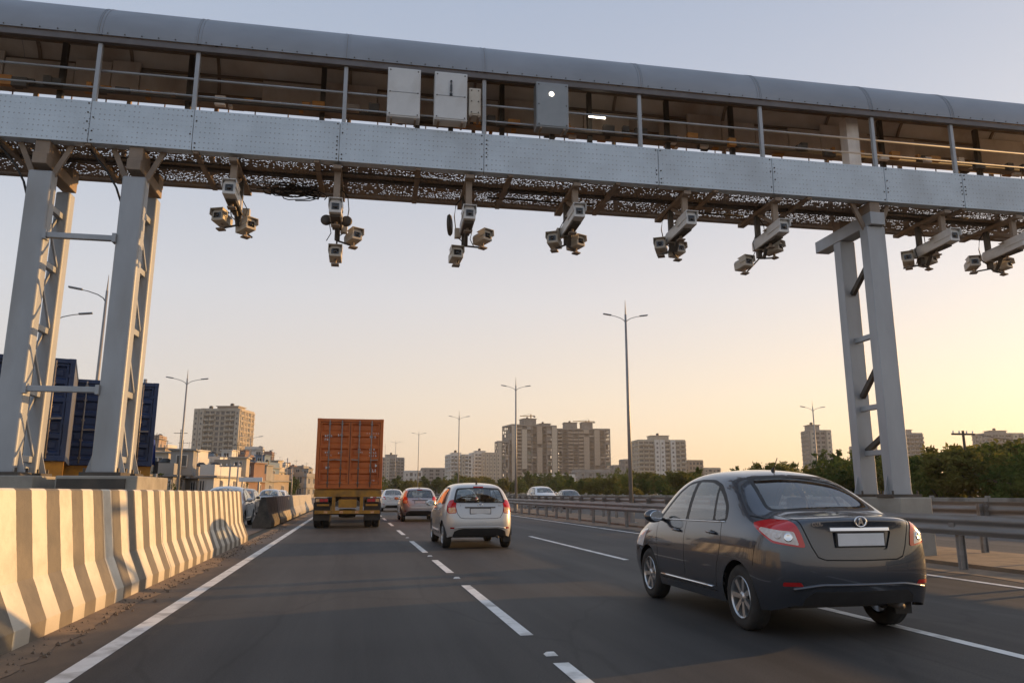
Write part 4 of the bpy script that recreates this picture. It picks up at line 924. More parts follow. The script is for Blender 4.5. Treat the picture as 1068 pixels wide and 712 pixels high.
for i, (px, yt, Y) in enumerate(hs):
    m = rn.choice(walls[:5] if Y < 120 else walls); hw = rn.uniform(5,9)*Y/800/2*1.0
    wpx = rn.uniform(6.5,10) if Y > 100 else rn.uniform(6,9); p0, p1 = atY(px-wpx, 505, Y), atY(px+wpx, 505, Y); h = max(2.6, atY(px, yt, Y).z); w = p1.x-p0.x; d = rn.uniform(6,10)
    fl = max(1, round(h/3.1)); fh = h/fl; bays = max(2, int(w/2.2)); bw = w/bays
    t = thing('town_house', '%s %d-storey house in the left town, %s from the left behind the barrier' % (cname[m], fl, ordinal(order.index(i)+1)), 'house', ((p0.x+p1.x)/2, Y, -.03), R(rn.uniform(-22,6)), 'crowded houses on the left')
    b = MB(); b.box(-w/2,w/2,-d/2,d/2,0,h); b.build('wall', m, t)
    k = round(bw,1); wm = hm.setdefault(k, win_mesh(min(1.3,bw*.5), 1.25))
    for f in range(fl):
        b = MB(); b.box(-w/2-.3,w/2+.3,-d/2-.3,d/2+.3,(f+1)*fh-.13,(f+1)*fh+.01+.002*f); b.build('floor_slab', 'wall_grey', t)
        for j in range(bays):
            if rn.random() < .85: inst('window', wm, t, (-w/2+(j+.5)*bw, -d/2-.03, f*fh+.95))
        for j in range(2): inst('window', wm, t, (w/2+.03, -d/2+(j+.5)*d/2, f*fh+.95), (0,0,R(90)))
    b = MB(); b.box(-w/2,w/2,-d/2,-d/2+.15,h+.03,h+.85); b.box(w/2-.15,w/2,-d/2+.15,d/2,h+.03,h+.85); b.build('parapet', m, t)
    if rn.random() < .7:
        a = rn.uniform(-w*.3, w*.1); sw_ = max(1.6, w*.24); b = MB(); b.box(a,a+sw_,-1,1.6,h+.01,h+1.9); b.box(a-.2,a+sw_+.2,-1.2,1.8,h+1.9,h+2.02); sh_ = b.build('stair_house', m, t)
        inst('window', hm.setdefault('s', win_mesh(.7, .8)), sh_, (a+sw_/2, -1.03, h+.7))
        b = MB(); b.tube([(a+.4,.3,h+2.0),(a+.4,.3,h+3.6)],.03,5); b.bar((a-.1,.3,h+3.3),(a+.9,.3,h+3.3),.04,.04); b.build('aerial', 'dark_steel', sh_)
    if rn.random() < .7:
        b = MB(); b.lathe([(0,0),(.6,0),(.6,1.0),(.25,1.3),(0,1.3)], 10, Matrix.Translation((w*.3,0,h+.02)) @ Matrix.Rotation(R(90),4,'X')); b.build('water_tank', 'tank_black', t)
    if Y < 110 and rn.random() < .6:
        b = MB(); b.add([(-w/2-.2,-d/2-1.8,2.3),(w/2+.2,-d/2-1.8,2.3),(w/2+.2,-d/2-.35,2.75),(-w/2-.2,-d/2-.35,2.75),(-w/2-.2,-d/2-1.8,2.36),(w/2+.2,-d/2-1.8,2.36),(w/2+.2,-d/2-.35,2.81),(-w/2-.2,-d/2-.35,2.81)],[(0,3,2,1),(4,5,6,7),(0,1,5,4),(1,2,6,5),(2,3,7,6),(3,0,4,7)]); b.build('awning', rn.choice(['tin_roof','wall_rust','tin_roof']), t)
rp_ = random.Random(9)
xs_ = sorted(rp_.uniform(158, 322) for _ in range(14))
for i, px in enumerate(xs_):
    Y = rp_.uniform(55, 120); p = atY(px, rp_.uniform(474, 496), Y)
    utility_pole(p.x, Y, p.z, 'thin utility pole among the left houses, %s from the left' % ordinal(i+1), rp_.randrange(2), 'pole_steel', .09)['group'] = 'utility poles in the left town'
# signboards among the houses
for i, (px, py, Y, w, h, m, lab) in enumerate([(201,480,88,1.6,3.6,'sign_red','upright red signboard below the pale tower block'),(208,490,84,2.6,1.4,'sign_red','wide red signboard below the pale tower block'),(271,499,58,1.5,.28,'plate_white','thin white canopy board above the oncoming white car')]):
    if m == 'sign_red' and m not in MATS: mk('sign_red', (.50,.03,.02), (.4,.025,.02), 2, .6)
    p = atY(px, py, Y); t = thing('signboard', lab, 'sign', (p.x, Y-5, 0)); b = MB(); b.box(-w/2,w/2,-.06,.06,p.z-h,p.z); b.build('board', m, t, bevel=.02)
    for s_ in (-1,1): b = MB(); b.tube([(s_*w*.35,.08,-.03),(s_*w*.35,.08,p.z-.1)], .06, 6); b.build('post', 'pole_steel', t)

# ------------------------------------------------------------ cars
def lerp(a, c, t): return a+(c-a)*t
def car_shell(P):
    """box-topology cage -> subdivided half shell (y >= 0) in a bmesh; x forward, rear at 0"""
    st = P['st']; n = len(st); NK = 7; V = []; idx = {}
    def vid(key, co):
        if key not in idx: idx[key] = len(V); V.append(co)
        return idx[key]
    def lev(i):
        x, zs, mw, bz, bw, rz, rw, tz = st[i]; dx = P['dx'].get(i, [0]*NK)
        zz = [zs, zs+.15, zs+(bz-zs)*.50, zs+(bz-zs)*.80, bz, bz+(rz-bz)*.52, rz]
        ww = [mw-.05, mw-.006, mw+.006, mw-.002, bw, bw+(rw-bw)*.48+.018*(rz-bz)/.5, rw]
        return [(x+dx[k], ww[k], zz[k]) for k in range(NK)]
    LV = [lev(i) for i in range(n)]
    fr = [1, .56, 0, -.56, -1]
    def surf(i, k, j):
        # lattice vertex on the surface
        x, w, z = LV[i][k]
        if j in (0, 4): return vid((i,k,j), (x, w*fr[j], z))
        if k == NK-1:                      # top grid
            e = 1-fr[j]**2; dz = (st[i][7]-z)*e; bl = 0
            if i == 0: bl = -P['rb'][k]*e
            if i == n-1: bl = P['fb'][k]*e
            return vid((i,k,j), (x+bl, w*fr[j], z+dz))
        e = 1-fr[j]**2
        if i == 0: return vid((i,k,j), (x-P['rb'][k]*e, w*fr[j]*1.06, z))
        return vid((i,k,j), (x+P['fb'][k]*e, w*fr[j]*1.06, z))
    F = []
    for i in range(n-1):
        for k in range(NK-1):
            F.append((surf(i,k,0), surf(i+1,k,0), surf(i+1,k+1,0), surf(i,k+1,0))); F.append((surf(i,k,4), surf(i,k+1,4), surf(i+1,k+1,4), surf(i+1,k,4)))
        for j in range(4): F.append((surf(i,6,j), surf(i+1,6,j), surf(i+1,6,j+1), surf(i,6,j+1)))
    for k in range(NK-1):
        for j in range(4):
            F.append((surf(0,k,j), surf(0,k+1,j), surf(0,k+1,j+1), surf(0,k,j+1))); F.append((surf(n-1,k,j), surf(n-1,k,j+1), surf(n-1,k+1,j+1), surf(n-1,k+1,j)))
    me = bpy.data.meshes.new('cage'); me.from_pydata(V, [], F); ob = bpy.data.objects.new('cage', me); C.objects.link(ob)
    ss = ob.modifiers.new('s', 'SUBSURF'); ss.levels = P.get('lv', 3); ss.render_levels = P.get('lv', 3)
    dg = bpy.context.evaluated_depsgraph_get(); ev = ob.evaluated_get(dg); m2 = bpy.data.meshes.new_from_object(ev)
    bm = bmesh.new(); bm.from_mesh(m2); bmesh.ops.recalc_face_normals(bm, faces=bm.faces)
    if sum(f.normal.z for f in bm.faces if f.calc_center_median().z > 1.2) < 0: bmesh.ops.reverse_faces(bm, faces=bm.faces)
    bpy.data.objects.remove(ob); bpy.data.meshes.remove(me); bpy.data.meshes.remove(m2)
    bmesh.ops.delete(bm, geom=[v for v in bm.verts if v.co.y < -1e-4], context='VERTS')
    return bm
def inpoly(a, c, P):
    r = False; n = len(P); j = n-1
    for i in range(n):
        if (P[i][1] > c) != (P[j][1] > c) and a < (P[j][0]-P[i][0])*(c-P[i][1])/(P[j][1]-P[i][1])+P[i][0]: r = not r
        j = i
    return r
def rnd(P, r=.03, n=4):
    out = []; N = len(P)
    for i in range(N):
        p, a, c = Vector(P[i]), Vector(P[i-1]), Vector(P[(i+1) % N])
        d0, d1 = (a-p), (c-p); rr = min(r, d0.length*.4, d1.length*.4); s0 = p+d0.normalized()*rr; s1 = p+d1.normalized()*rr
        for k in range(n+1): t = k/n; q = s0*(1-t)**2+p*2*t*(1-t)+s1*t*t; out.append((q.x, q.y))
    return out
AX = {'side': (Vector((1,0,0)), Vector((0,0,1))), 'rear': (Vector((0,1,0)), Vector((0,0,1))), 'corner': (Vector((1,1,0)).normalized(), Vector((0,0,1))), 'fcorner': (Vector((-1,1,0)).normalized(), Vector((0,0,1))), 'top': (Vector((1,0,0)), Vector((0,1,0)))}
def cut(bm, lay, view, poly, filt, tg):
    A, B = AX[view]; a0 = min(p[0] for p in poly)-.08; a1 = max(p[0] for p in poly)+.08; b0 = min(p[1] for p in poly)-.08; b1 = max(p[1] for p in poly)+.08
    fs = []
    for f in bm.faces:
        if f[lay]: continue
        c = f.calc_center_median()
        if a0 < A.dot(c) < a1 and b0 < B.dot(c) < b1 and filt(c, f.normal): fs.append(f)
    n = len(poly)
    for i in range(n):
        p, q = poly[i], poly[(i+1) % n]; dx, dy = q[0]-p[0], q[1]-p[1]; l = math.hypot(dx, dy)
        if l < 1e-5: continue
        no = (A*dy - B*dx)/l; co = A*p[0]+B*p[1]; g = set(fs)
        for f in fs: g.update(f.edges); g.update(f.verts)
        r = bmesh.ops.bisect_plane(bm, geom=list(g), dist=1e-5, plane_co=co, plane_no=no)
        fs = list({e for e in r['geom'] if isinstance(e, bmesh.types.BMFace)})
    for f in fs:
        c = f.calc_center_median()
        if inpoly(A.dot(c), B.dot(c), poly): f[lay] = tg
def strip_polys(line, w):
    out = []
    for p, q in zip(line[:-1], line[1:]):
        dx, dy = q[0]-p[0], q[1]-p[1]; l = math.hypot(dx, dy); nx, ny = -dy/l*w/2, dx/l*w/2; ex, ey = dx/l*w*.3, dy/l*w*.3
        out.append([(p[0]+nx-ex,p[1]+ny-ey),(q[0]+nx+ex,q[1]+ny+ey),(q[0]-nx+ex,q[1]-ny+ey),(p[0]-nx-ex,p[1]-ny-ey)])
    return out
def circ(x, z, r, n=28): return [(x+r*math.cos(2*math.pi*i/n), z+r*math.sin(2*math.pi*i/n)) for i in range(n)]
def wheel_meshes(r=.30, w=.185, spokes=7):
    b = MB(); b.lathe([(r*.64,-w/2+.01),(r*.80,-w/2-.004),(r*.93,-w/2+.004),(r,-w/2+.03),(r,w/2-.03),(r*.93,w/2-.004),(r*.80,w/2+.004),(r*.64,w/2-.01)], 40, close=False)
    for yy in (-.045,0,.045): b.lathe([(r+.0005,yy-.006),(r+.003,yy-.004),(r+.003,yy+.004),(r+.0005,yy+.006)], 40)
    ty = b.mesh('wheel', 'rubber', True); ty.set_sharp_from_angle(angle=R(40))
    b = MB(); b.lathe([(r*.655,-w/2+.006),(r*.64,-w/2),(r*.60,-w/2+.012),(r*.585,-w/2+.05),(r*.585,w/2-.01)], 40)
    for k in range(spokes):
        a = 2*math.pi*k/spokes; d = Vector((math.cos(a),0,math.sin(a))); s_ = Vector((-math.sin(a),0,math.cos(a))); y0, y1 = -w/2+.012, -w/2+.022
        for wa, wb, off in ((.034,.026,0),):
            p = [d*.035+s_*wa*.6, d*.035-s_*wa*.6, d*(r*.61)-s_*wb, d*(r*.61)+s_*wb]
            vs = [Vector((q.x, y1 if i < 2 else y0, q.z)) for i, q in enumerate(p)]+[Vector((q.x, y1+.03, q.z)) for q in p]
            b.add(vs, [(0,1,2,3),(0,4,5,1),(1,5,6,2),(2,6,7,3),(3,7,4,0)])
    b.lathe([(0,-w/2+.008),(.03,-w/2+.008),(.045,-w/2+.018),(.06,-w/2+.03),(.06,-w/2+.05)], 20)
    ri = b.mesh('rim', 'alloy', True); ri.set_sharp_from_angle(angle=R(30))
    b = MB(); b.lathe([(0,-.01),(r*.5,-.01),(r*.5,.02),(0,.02)], 28); di = b.mesh('brake_disc', 'dark_steel')
    return ty, ri, di
TYRE, RIM, DISC = wheel_meshes()
def part_from(bm, lay, tags, name, mat, t, half=None, parent=None, offset=0.0, normals=None):
    """faces with given tags -> mesh part; half None = both sides joined, +1/-1 = one side"""
    fs = [f for f in bm.faces if f[lay] in tags]
    if not fs: return None
    vm = {}; vs = []; ns = []; F = []
    for f in fs:
        for v in f.verts:
            if v not in vm: vm[v] = len(vs); nn = normals[v]; vs.append(v.co + nn*offset); ns.append(nn)
        F.append([vm[v] for v in f.verts])
    VV, NN, FF = [], [], []
    for s_ in ((1, -1) if half is None else (half,)):
        k = len(VV)
        if s_ == 1: VV += [tuple(v) for v in vs]; NN += [tuple(n) for n in ns]; FF += [[i+k for i in f] for f in F]
        else: VV += [(v.x,-v.y,v.z) for v in vs]; NN += [(n.x,-n.y,n.z) for n in ns]; FF += [[i+k for i in reversed(f)] for f in F]
    # weld the centre line
    if half is None:
        seen = {}; mp = {}; V2 = []; N2 = []
        for i, v in enumerate(VV):
            if abs(v[1]) < 1e-4:
                key = (round(v[0],4), round(v[2],4))
                if key in seen: mp[i] = seen[key]; continue
                seen[key] = len(V2)
            mp[i] = len(V2); V2.append(v); N2.append(NN[i])
        VV, NN, FF = V2, N2, [[mp[i] for i in f] for f in FF]
    me = bpy.data.meshes.new(name); me.from_pydata(VV, [], FF); me.materials.append(MATS[mat]); me.polygons.foreach_set('use_smooth', [True]*len(FF))
    me.validate(); 
    if len(me.vertices) == len(NN): me.normals_split_custom_set_from_vertices(NN)
    return inst(name, me, parent or t)
def make_car(name, P, label, paintm, group, detail=True):
    t = thing(name, label, 'car', (0,0,0), 0, group)
    bm = car_shell(P); lay = bm.faces.layers.int.new('tag')
    F_side = lambda c, n: c.y > .3; F_rear = lambda c, n: c.x < P['xr'] and n.x < .55 and n.y < .93; F_rg = lambda c, n: c.x < P.get('rgx', 1.3) and c.z > .98 and n.x < .05 and n.y < .62; F_ws = lambda c, n: c.x > 2.0 and c.z > .9 and n.x > .1
    for x in P['axle']: cut(bm, lay, 'side', circ(x, P['wr'], P['wr']+.045), lambda c, n: c.y > .3, 99)
    bmesh.ops.delete(bm, geom=[f for f in bm.faces if f[lay] == 99], context='FACES')
    cut(bm, lay, 'rear', rnd(P['rear_glass'], .05), F_rg, 1); cut(bm, lay, 'rear', rnd(P['windscreen'], .06), F_ws, 2)
    for k, g in enumerate(P['side_glass']): cut(bm, lay, 'side', rnd(g, .03), lambda c, n: c.y > .3 and c.z > .85, 3+k)
    cut(bm, lay, 'side', rnd(P['frame'], .06), lambda c, n: c.y > .3 and c.z > .85 and n.y > .45, 17)
    cut(bm, lay, 'rear', rnd(P['rear_frame'], .06), F_rg, 17)
    for pl in P['lamp_clear']: cut(bm, lay, 'corner', rnd(pl, .02), lambda c, n: c.x < .7, 7)
    for pl in P['lamp']: cut(bm, lay, 'corner', rnd(pl, .03), lambda c, n: c.x < .7, 6)
    cut(bm, lay, 'corner', rnd(P['reflector'], .012), lambda c, n: c.x < .5, 8)
    cut(bm, lay, 'fcorner', P['head'], lambda c, n: c.x > 3.0, 11)
    cut(bm, lay, 'rear', P['valance'], lambda c, n: c.x < .35, 10)
    for ln in P['gap_side']:
        for q in strip_polys(ln, .010): cut(bm, lay, 'side', q, F_side, 9)
    for ln in P['gap_rear']:
        for q in strip_polys(ln, .011): cut(bm, lay, 'rear', q, F_rear, 9)
    for k, q in enumerate(P['doors']): cut(bm, lay, 'side', q, F_side, 14+k)
    if P.get('recess'): cut(bm, lay, 'rear', rnd(P['recess'], .03), F_rear, 18)
    cut(bm, lay, 'rear', P['lid'], F_rear, 12)
    cut(bm, lay, 'rear', P['bumper'], lambda c, n: c.x < .42, 13)
    bm.normal_update(); N = {v: v.normal.copy() for v in bm.verts}
    mesh_v = [v.co.copy() for v in bm.verts]; bm.verts.index_update(); bvh = BVHTree.FromPolygons([tuple(v) for v in mesh_v], [[v.index for v in f.verts] for f in bm.faces])
    def hit(y, z): 
        h = bvh.ray_cast(Vector((-2, max(abs(y), .003), z)), Vector((1,0,0))); return h[0].x if h[0] else 0.0
    def hside(x, z):
        h = bvh.ray_cast(Vector((x, 3, z)), Vector((0,-1,0))); return h[0].y if h[0] else .8
    pf = lambda tags, nm, mt, half=None, off=0.0: part_from(bm, lay, tags, nm, mt, t, half, None, off, N)
    pf({0}, 'body', paintm); lid = pf({12}, 'boot_lid', paintm); pf({13}, 'rear_bumper', paintm); pf({18}, 'plate_recess', paintm, None, -.014); pf({9}, 'panel_gaps', 'panel_gap', None, -.002); pf({17}, 'window_frame', 'black_plastic'); pf({10}, 'valance', 'black_plastic')
    pf({1}, 'rear_window', 'car_glass'); pf({2}, 'windscreen', 'car_glass')
    for s_ in (1, -1):
        for k in range(len(P['side_glass'])): pf({3+k}, 'side_window', 'car_glass' if not P.get('tint') else 'dark_glass', s_)
        for (cs_, cz_, cr_, cm_) in P.get('bulbs', []):
            o_ = Vector((-1,1,0)).normalized(); q0 = Vector((1,1,0)).normalized()*cs_ + Vector((0,0,cz_)); hh_ = bvh.ray_cast(q0+o_*3, -o_)
            if hh_[0]:
                pp, nn = hh_[0], hh_[1]; nn = nn if nn.dot(o_) > 0 else -nn
                M_ = Matrix.Diagonal((1,s_,1,1)) @ (Matrix.Translation(pp+nn*.008) @ nn.to_track_quat('Y','Z').to_matrix().to_4x4())
                b = MB(); b.lathe([(0,.002),(cr_*.7,.003),(cr_,.006),(cr_*1.12,.001),(cr_*1.12,-.006)], 18, M_); b.build('lamp_bulb', cm_, t, smooth=True)
        pf({6}, 'tail_light', 'lamp_red', s_, .006); pf({7}, 'tail_light_lens', P.get('lens','lamp_clear'), s_, .007); pf({8}, 'reflector', 'reflector_red', s_, .002); pf({11}, 'headlight', 'head_lamp', s_, .003)
        d1 = pf({14}, 'front_door', paintm, s_); d2 = pf({15}, 'rear_door', paintm, s_)
        for d, (hx, hz) in zip((d1, d2), P['handle']):
            if d is None: continue
            y = hside(hx, hz); b = MB(); b.tube([(hx-.09,s_*(y+.004),hz),(hx-.07,s_*(y+.032),hz+.002),(hx+.06,s_*(y+.032),hz+.006),(hx+.085,s_*(y+.004),hz+.006)], .013, 7); b.build('handle', paintm, d, smooth=True)
            b = MB(); b.lathe([(0,0),(.04,0),(.055,.004)], 16, Matrix.Translation((hx-.01,s_*(y+.002),hz-.006)) @ Matrix.Diagonal((1.2,1,.55,1))); b.build('handle_recess', 'panel_gap', d)
        # mirror
        mx, mz = P['mirror']; y = hside(mx, mz)
        b = MB(); b.lathe([(0,-.10),(.05,-.10),(.078,-.075),(.085,-.02),(.07,.05),(.03,.085),(0,.09)], 20, Matrix.Translation((mx, s_*(y+.155), mz+.02)) @ Matrix.Rotation(R(-90+8*s_),4,'Z') @ Matrix.Diagonal((1.35,1,.95,1))); mo = b.build('mirror', paintm, t, smooth=True)
        b = MB(); b.lathe([(0,-.107),(.062,-.107),(.066,-.10)], 20, Matrix.Translation((mx, s_*(y+.155), mz+.02)) @ Matrix.Rotation(R(-90+8*s_),4,'Z') @ Matrix.Diagonal((1.35,1,.95,1))); b.build('mirror_glass', 'chrome', mo)
        b = MB(); b.bar((mx,s_*(y-.02),mz-.03),(mx-.01,s_*(y+.11),mz-.01),.07,.035); b.build('mirror_arm', 'black_plastic', mo, bevel=.008)
        if P.get('belt_chrome'):
            pts = []
            for i in range(13): x = lerp(P['belt_chrome'][0], P['belt_chrome'][1], i/12); z = lerp(P['belt_chrome'][2], P['belt_chrome'][3], i/12); pts.append((x, s_*(hside(x,z)+.003), z))
            b = MB(); b.tube(pts, .007, 6); b.build('chrome_strip', 'chrome', t, smooth=True)
        if P.get('sill'):
            pts = []
            for i in range(9): x = lerp(P['sill'][0], P['sill'][1], i/8); z = P['sill'][2]; pts.append((x, s_*(hside(x,z)+.006), z))
            b = MB(); b.tube(pts, .011, 6); b.build('sill_moulding', 'chrome' if P.get('sill_chrome') else 'black_plastic', t, smooth=True)
        for x in P['axle']:
            wz = inst('wheel', TYRE, t, (x, s_*P['track'], P['wr']), (0, R(17*(x+s_)), 0 if s_ < 0 else math.pi), (P['wr']/.30,1,P['wr']/.30)); inst('rim', RIM, wz); inst('brake_disc', DISC, wz)
        # mud flap
        if s_ < 0:
          b = MB(); b.box(P['axle'][0]-.35, P['axle'][0]-.335, s_*.60 if s_ > 0 else s_*.78, s_*.78 if s_ > 0 else s_*.60, .15, .36); b.build('mud_flap', 'black_plastic', t)
    # underbody and wheel housings
    L_ = P['st'][-1][0]; b = MB(); b.box(.20, L_-.12, -.60, .60, .255, .42); b.box(P['axle'][0]+.36, P['axle'][1]-.36, -.76, .76, .215, .36); b.build('underbody', 'black_plastic', t)
    b = MB()
    for x in P['axle']:
        b.add([(x+.38*math.cos(math.pi*i/12), y, P['wr']+.38*math.sin(math.pi*i/12)) for y in (-.80,.80) for i in range(13)], [(i,i+1,14+i,13+i) for i in range(12)])
    tag(b.build('wheel_housing', 'black_plastic', t), kind='stuff')
    b = MB(); b.tube([(.02,-.42,.27),(.5,-.42,.29)], .032, 10); b.build('exhaust', 'dark_steel', t, smooth=True)
    # cabin
    def seat(x, y, w, zs=.42, hb=.62):
        b = MB(); b.add([(x,y-w/2,zs),(x+.5,y-w/2,zs+.04),(x+.5,y+w/2,zs+.04),(x,y+w/2,zs),(x,y-w/2,zs+.14),(x+.5,y-w/2,zs+.17),(x+.5,y+w/2,zs+.17),(x,y+w/2,zs+.14)],[(0,3,2,1),(4,5,6,7),(0,1,5,4),(1,2,6,5),(2,3,7,6),(3,0,4,7)])
        so_ = b.build('seat', 'seat', t, bevel=.03)
        b = MB(); b.add([(x-.02,y-w/2,zs+.1),(x+.12,y-w/2,zs+.1),(x+.12,y+w/2,zs+.1),(x-.02,y+w/2,zs+.1),(x-.20,y-w/2*.82,zs+hb),(x-.10,y-w/2*.82,zs+hb),(x-.10,y+w/2*.82,zs+hb),(x-.20,y+w/2*.82,zs+hb)],[(0,3,2,1),(4,5,6,7),(0,1,5,4),(1,2,6,5),(2,3,7,6),(3,0,4,7)])
        b.build('backrest', 'seat', so_, bevel=.04)
        hr = [y] if w < .7 else [y-.36, y+.36]
        for hy in hr:
            b = MB(); b.cbox(x-.17, hy, zs+hb+.11, .09, .24, .16); b.build('headrest', 'seat', so_, bevel=.035)
    xs = P['seats']; seat(xs[0], .36, .5); seat(xs[0], -.36, .5); seat(xs[1], 0, 1.2, .44, .52)
    b = MB(); b.box(P['dash'], P['dash']+.45, -.66, .66, .72, .93); b.build('dashboard', 'black_plastic', t, bevel=.05)
    b = MB(); b.lathe([(.165,-.014),(.185,-.014),(.185,.014),(.165,.014)], 24, Matrix.Translation((P['dash']-.12,-.36,.93)) @ Matrix.Rotation(R(70),4,'Z') @ Matrix.Rotation(R(20),4,'X'), close=True); b.build('steering_wheel', 'black_plastic', t, smooth=True)
    b = MB(); b.box(.5, P['dash']+.4, -.64, .64, .36, .41); b.build('cabin_floor', 'black_plastic', t)
    if P.get('shelf'): b = MB(); b.add([(P['shelf'][0],-.58,P['shelf'][2]),(P['shelf'][1],-.58,P['shelf'][2]-.02),(P['shelf'][1],.58,P['shelf'][2]-.02),(P['shelf'][0],.58,P['shelf'][2]),(P['shelf'][0],-.58,P['shelf'][2]-.04),(P['shelf'][1],-.58,P['shelf'][2]-.06),(P['shelf'][1],.58,P['shelf'][2]-.06),(P['shelf'][0],.58,P['shelf'][2]-.04)],[(0,1,2,3),(7,6,5,4),(0,4,5,1),(1,5,6,2),(2,6,7,3),(3,7,4,0)]); b.build('parcel_shelf', 'seat', t)
    # number plate, emblem, chrome bar, badges
    pz = P['plate']; x = hit(0, pz)-.016+(.012 if P.get('recess') else 0); b = MB(); b.box(x-.006, x, -.235, .235, pz-.055, pz+.055); pl = b.build('number_plate', 'plate_white', t, bevel=.003)
    b = MB(); b.box(x+.0005, x+.014, -.25, .25, pz-.068, pz+.068); b.build('plate_holder', 'black_plastic', pl, bevel=.004)
    bz, bw_, bh = P['bar']; b = MB(); pts = [(hit(y, bz)-.012, y) for y in [bw_*(-1+i/6) for i in range(13)]]
    vs = [];
    for x, y in pts: vs += [(x+.015,y,bz-bh/2),(x-.012,y,bz-bh*.42),(x-.006,y,bz+bh/2),(x+.02,y,bz+bh/2)]
    fs = [(i*4+k, i*4+(k+1)%4, i*4+4+(k+1)%4, i*4+4+k) for i in range(12) for k in range(4)]+[(0,1,2,3),(51,50,49,48)]
    b.add(vs, fs); b.build('chrome_bar', P.get('bar_mat','chrome'), t, bevel=.003)
    ez = P['emblem']; x = hit(0, ez)-.012; ang = P.get('emb_tilt', 0); M = Matrix.Translation((x,0,ez)) @ Matrix.Rotation(R(ang),4,'Y') @ Matrix.Rotation(R(90),4,'Z')
    b = MB(); b.lathe([(.040,-.006),(.052,-.008),(.055,.006),(.040,.006)], 28, M @ Matrix.Diagonal((1.2,1,.95,1)), close=True); e = b.build('emblem', 'chrome', t, smooth=True)
    if P.get('emb_a'):
        b = MB()
        for p, q in (((-.024,-.03),(0,.032)),((.024,-.03),(0,.032)),((-.014,-.008),(.014,-.008))): b.bar(M @ Vector((p[0],0,p[1])), M @ Vector((q[0],0,q[1])), .013, .013, M.to_3x3() @ Vector((0,1,0)))
        b.build('emblem_letter', 'chrome', e)
    else:
        b = MB(); b.bar(M @ Vector((-.025,0,.02)), M @ Vector((.03,0,-.0)), .014, .012, (1,0,0)); b.bar(M @ Vector((.0,0,.0)), M @ Vector((-.01,0,-.035)), .014, .012, (1,0,0)); b.build('emblem_mark', 'chrome', e)
    for (txt, y, z, sz) in P.get('badges', []):
        cu = bpy.data.curves.new('badge', 'FONT'); cu.body = txt; cu.size = sz; cu.extrude = .0025; cu.align_x = 'CENTER'; o = bpy.data.objects.new('badge', cu); C.objects.link(o)
        me = bpy.data.meshes.new_from_object(o.evaluated_get(bpy.context.evaluated_depsgraph_get())); bpy.data.objects.remove(o); me.materials.clear(); me.materials.append(MATS['chrome'])
        inst('badge', me, t, (hit(y,z)-.006, y, z), (R(90), 0, R(-90)))
    # bumper crease and roof aerial
    bz = P['crease']; b = MB(); pts = [(hit(y, bz+.012*(abs(y)>.45))-.001, y, bz-.03*max(0,(abs(y)-.42))/.2) for y in [P['crease_w']*(-1+i/10) for i in range(21)]]
    b.tube(pts, .016, 8); b.build('bumper_lip', paintm, t, smooth=True)
    ax = P['aerial']; b = MB(); b.tube([(ax,0,P['roofz']-.02),(ax-.02,0,P['roofz']+.03)], .028, 8, .012); b.tube([(ax-.02,0,P['roofz']+.02),(ax-.11,0,P['roofz']+.13)], .005, 5); b.build('aerial', 'black_plastic', t)
    if P.get('stop'):
        z, w = P['stop']; x = hit(0,z); b = MB(); b.box(x-.02,x+.04,-w,w,z-.018,z+.018); b.build('stop_lamp', 'lamp_red', t, bevel=.006)
    if P.get('side_lamp_ext'):
        for s_ in (1,-1): b = MB(); b.lathe([(0,0),(1,0)], 12) if False else None
    bm.free()
    return t
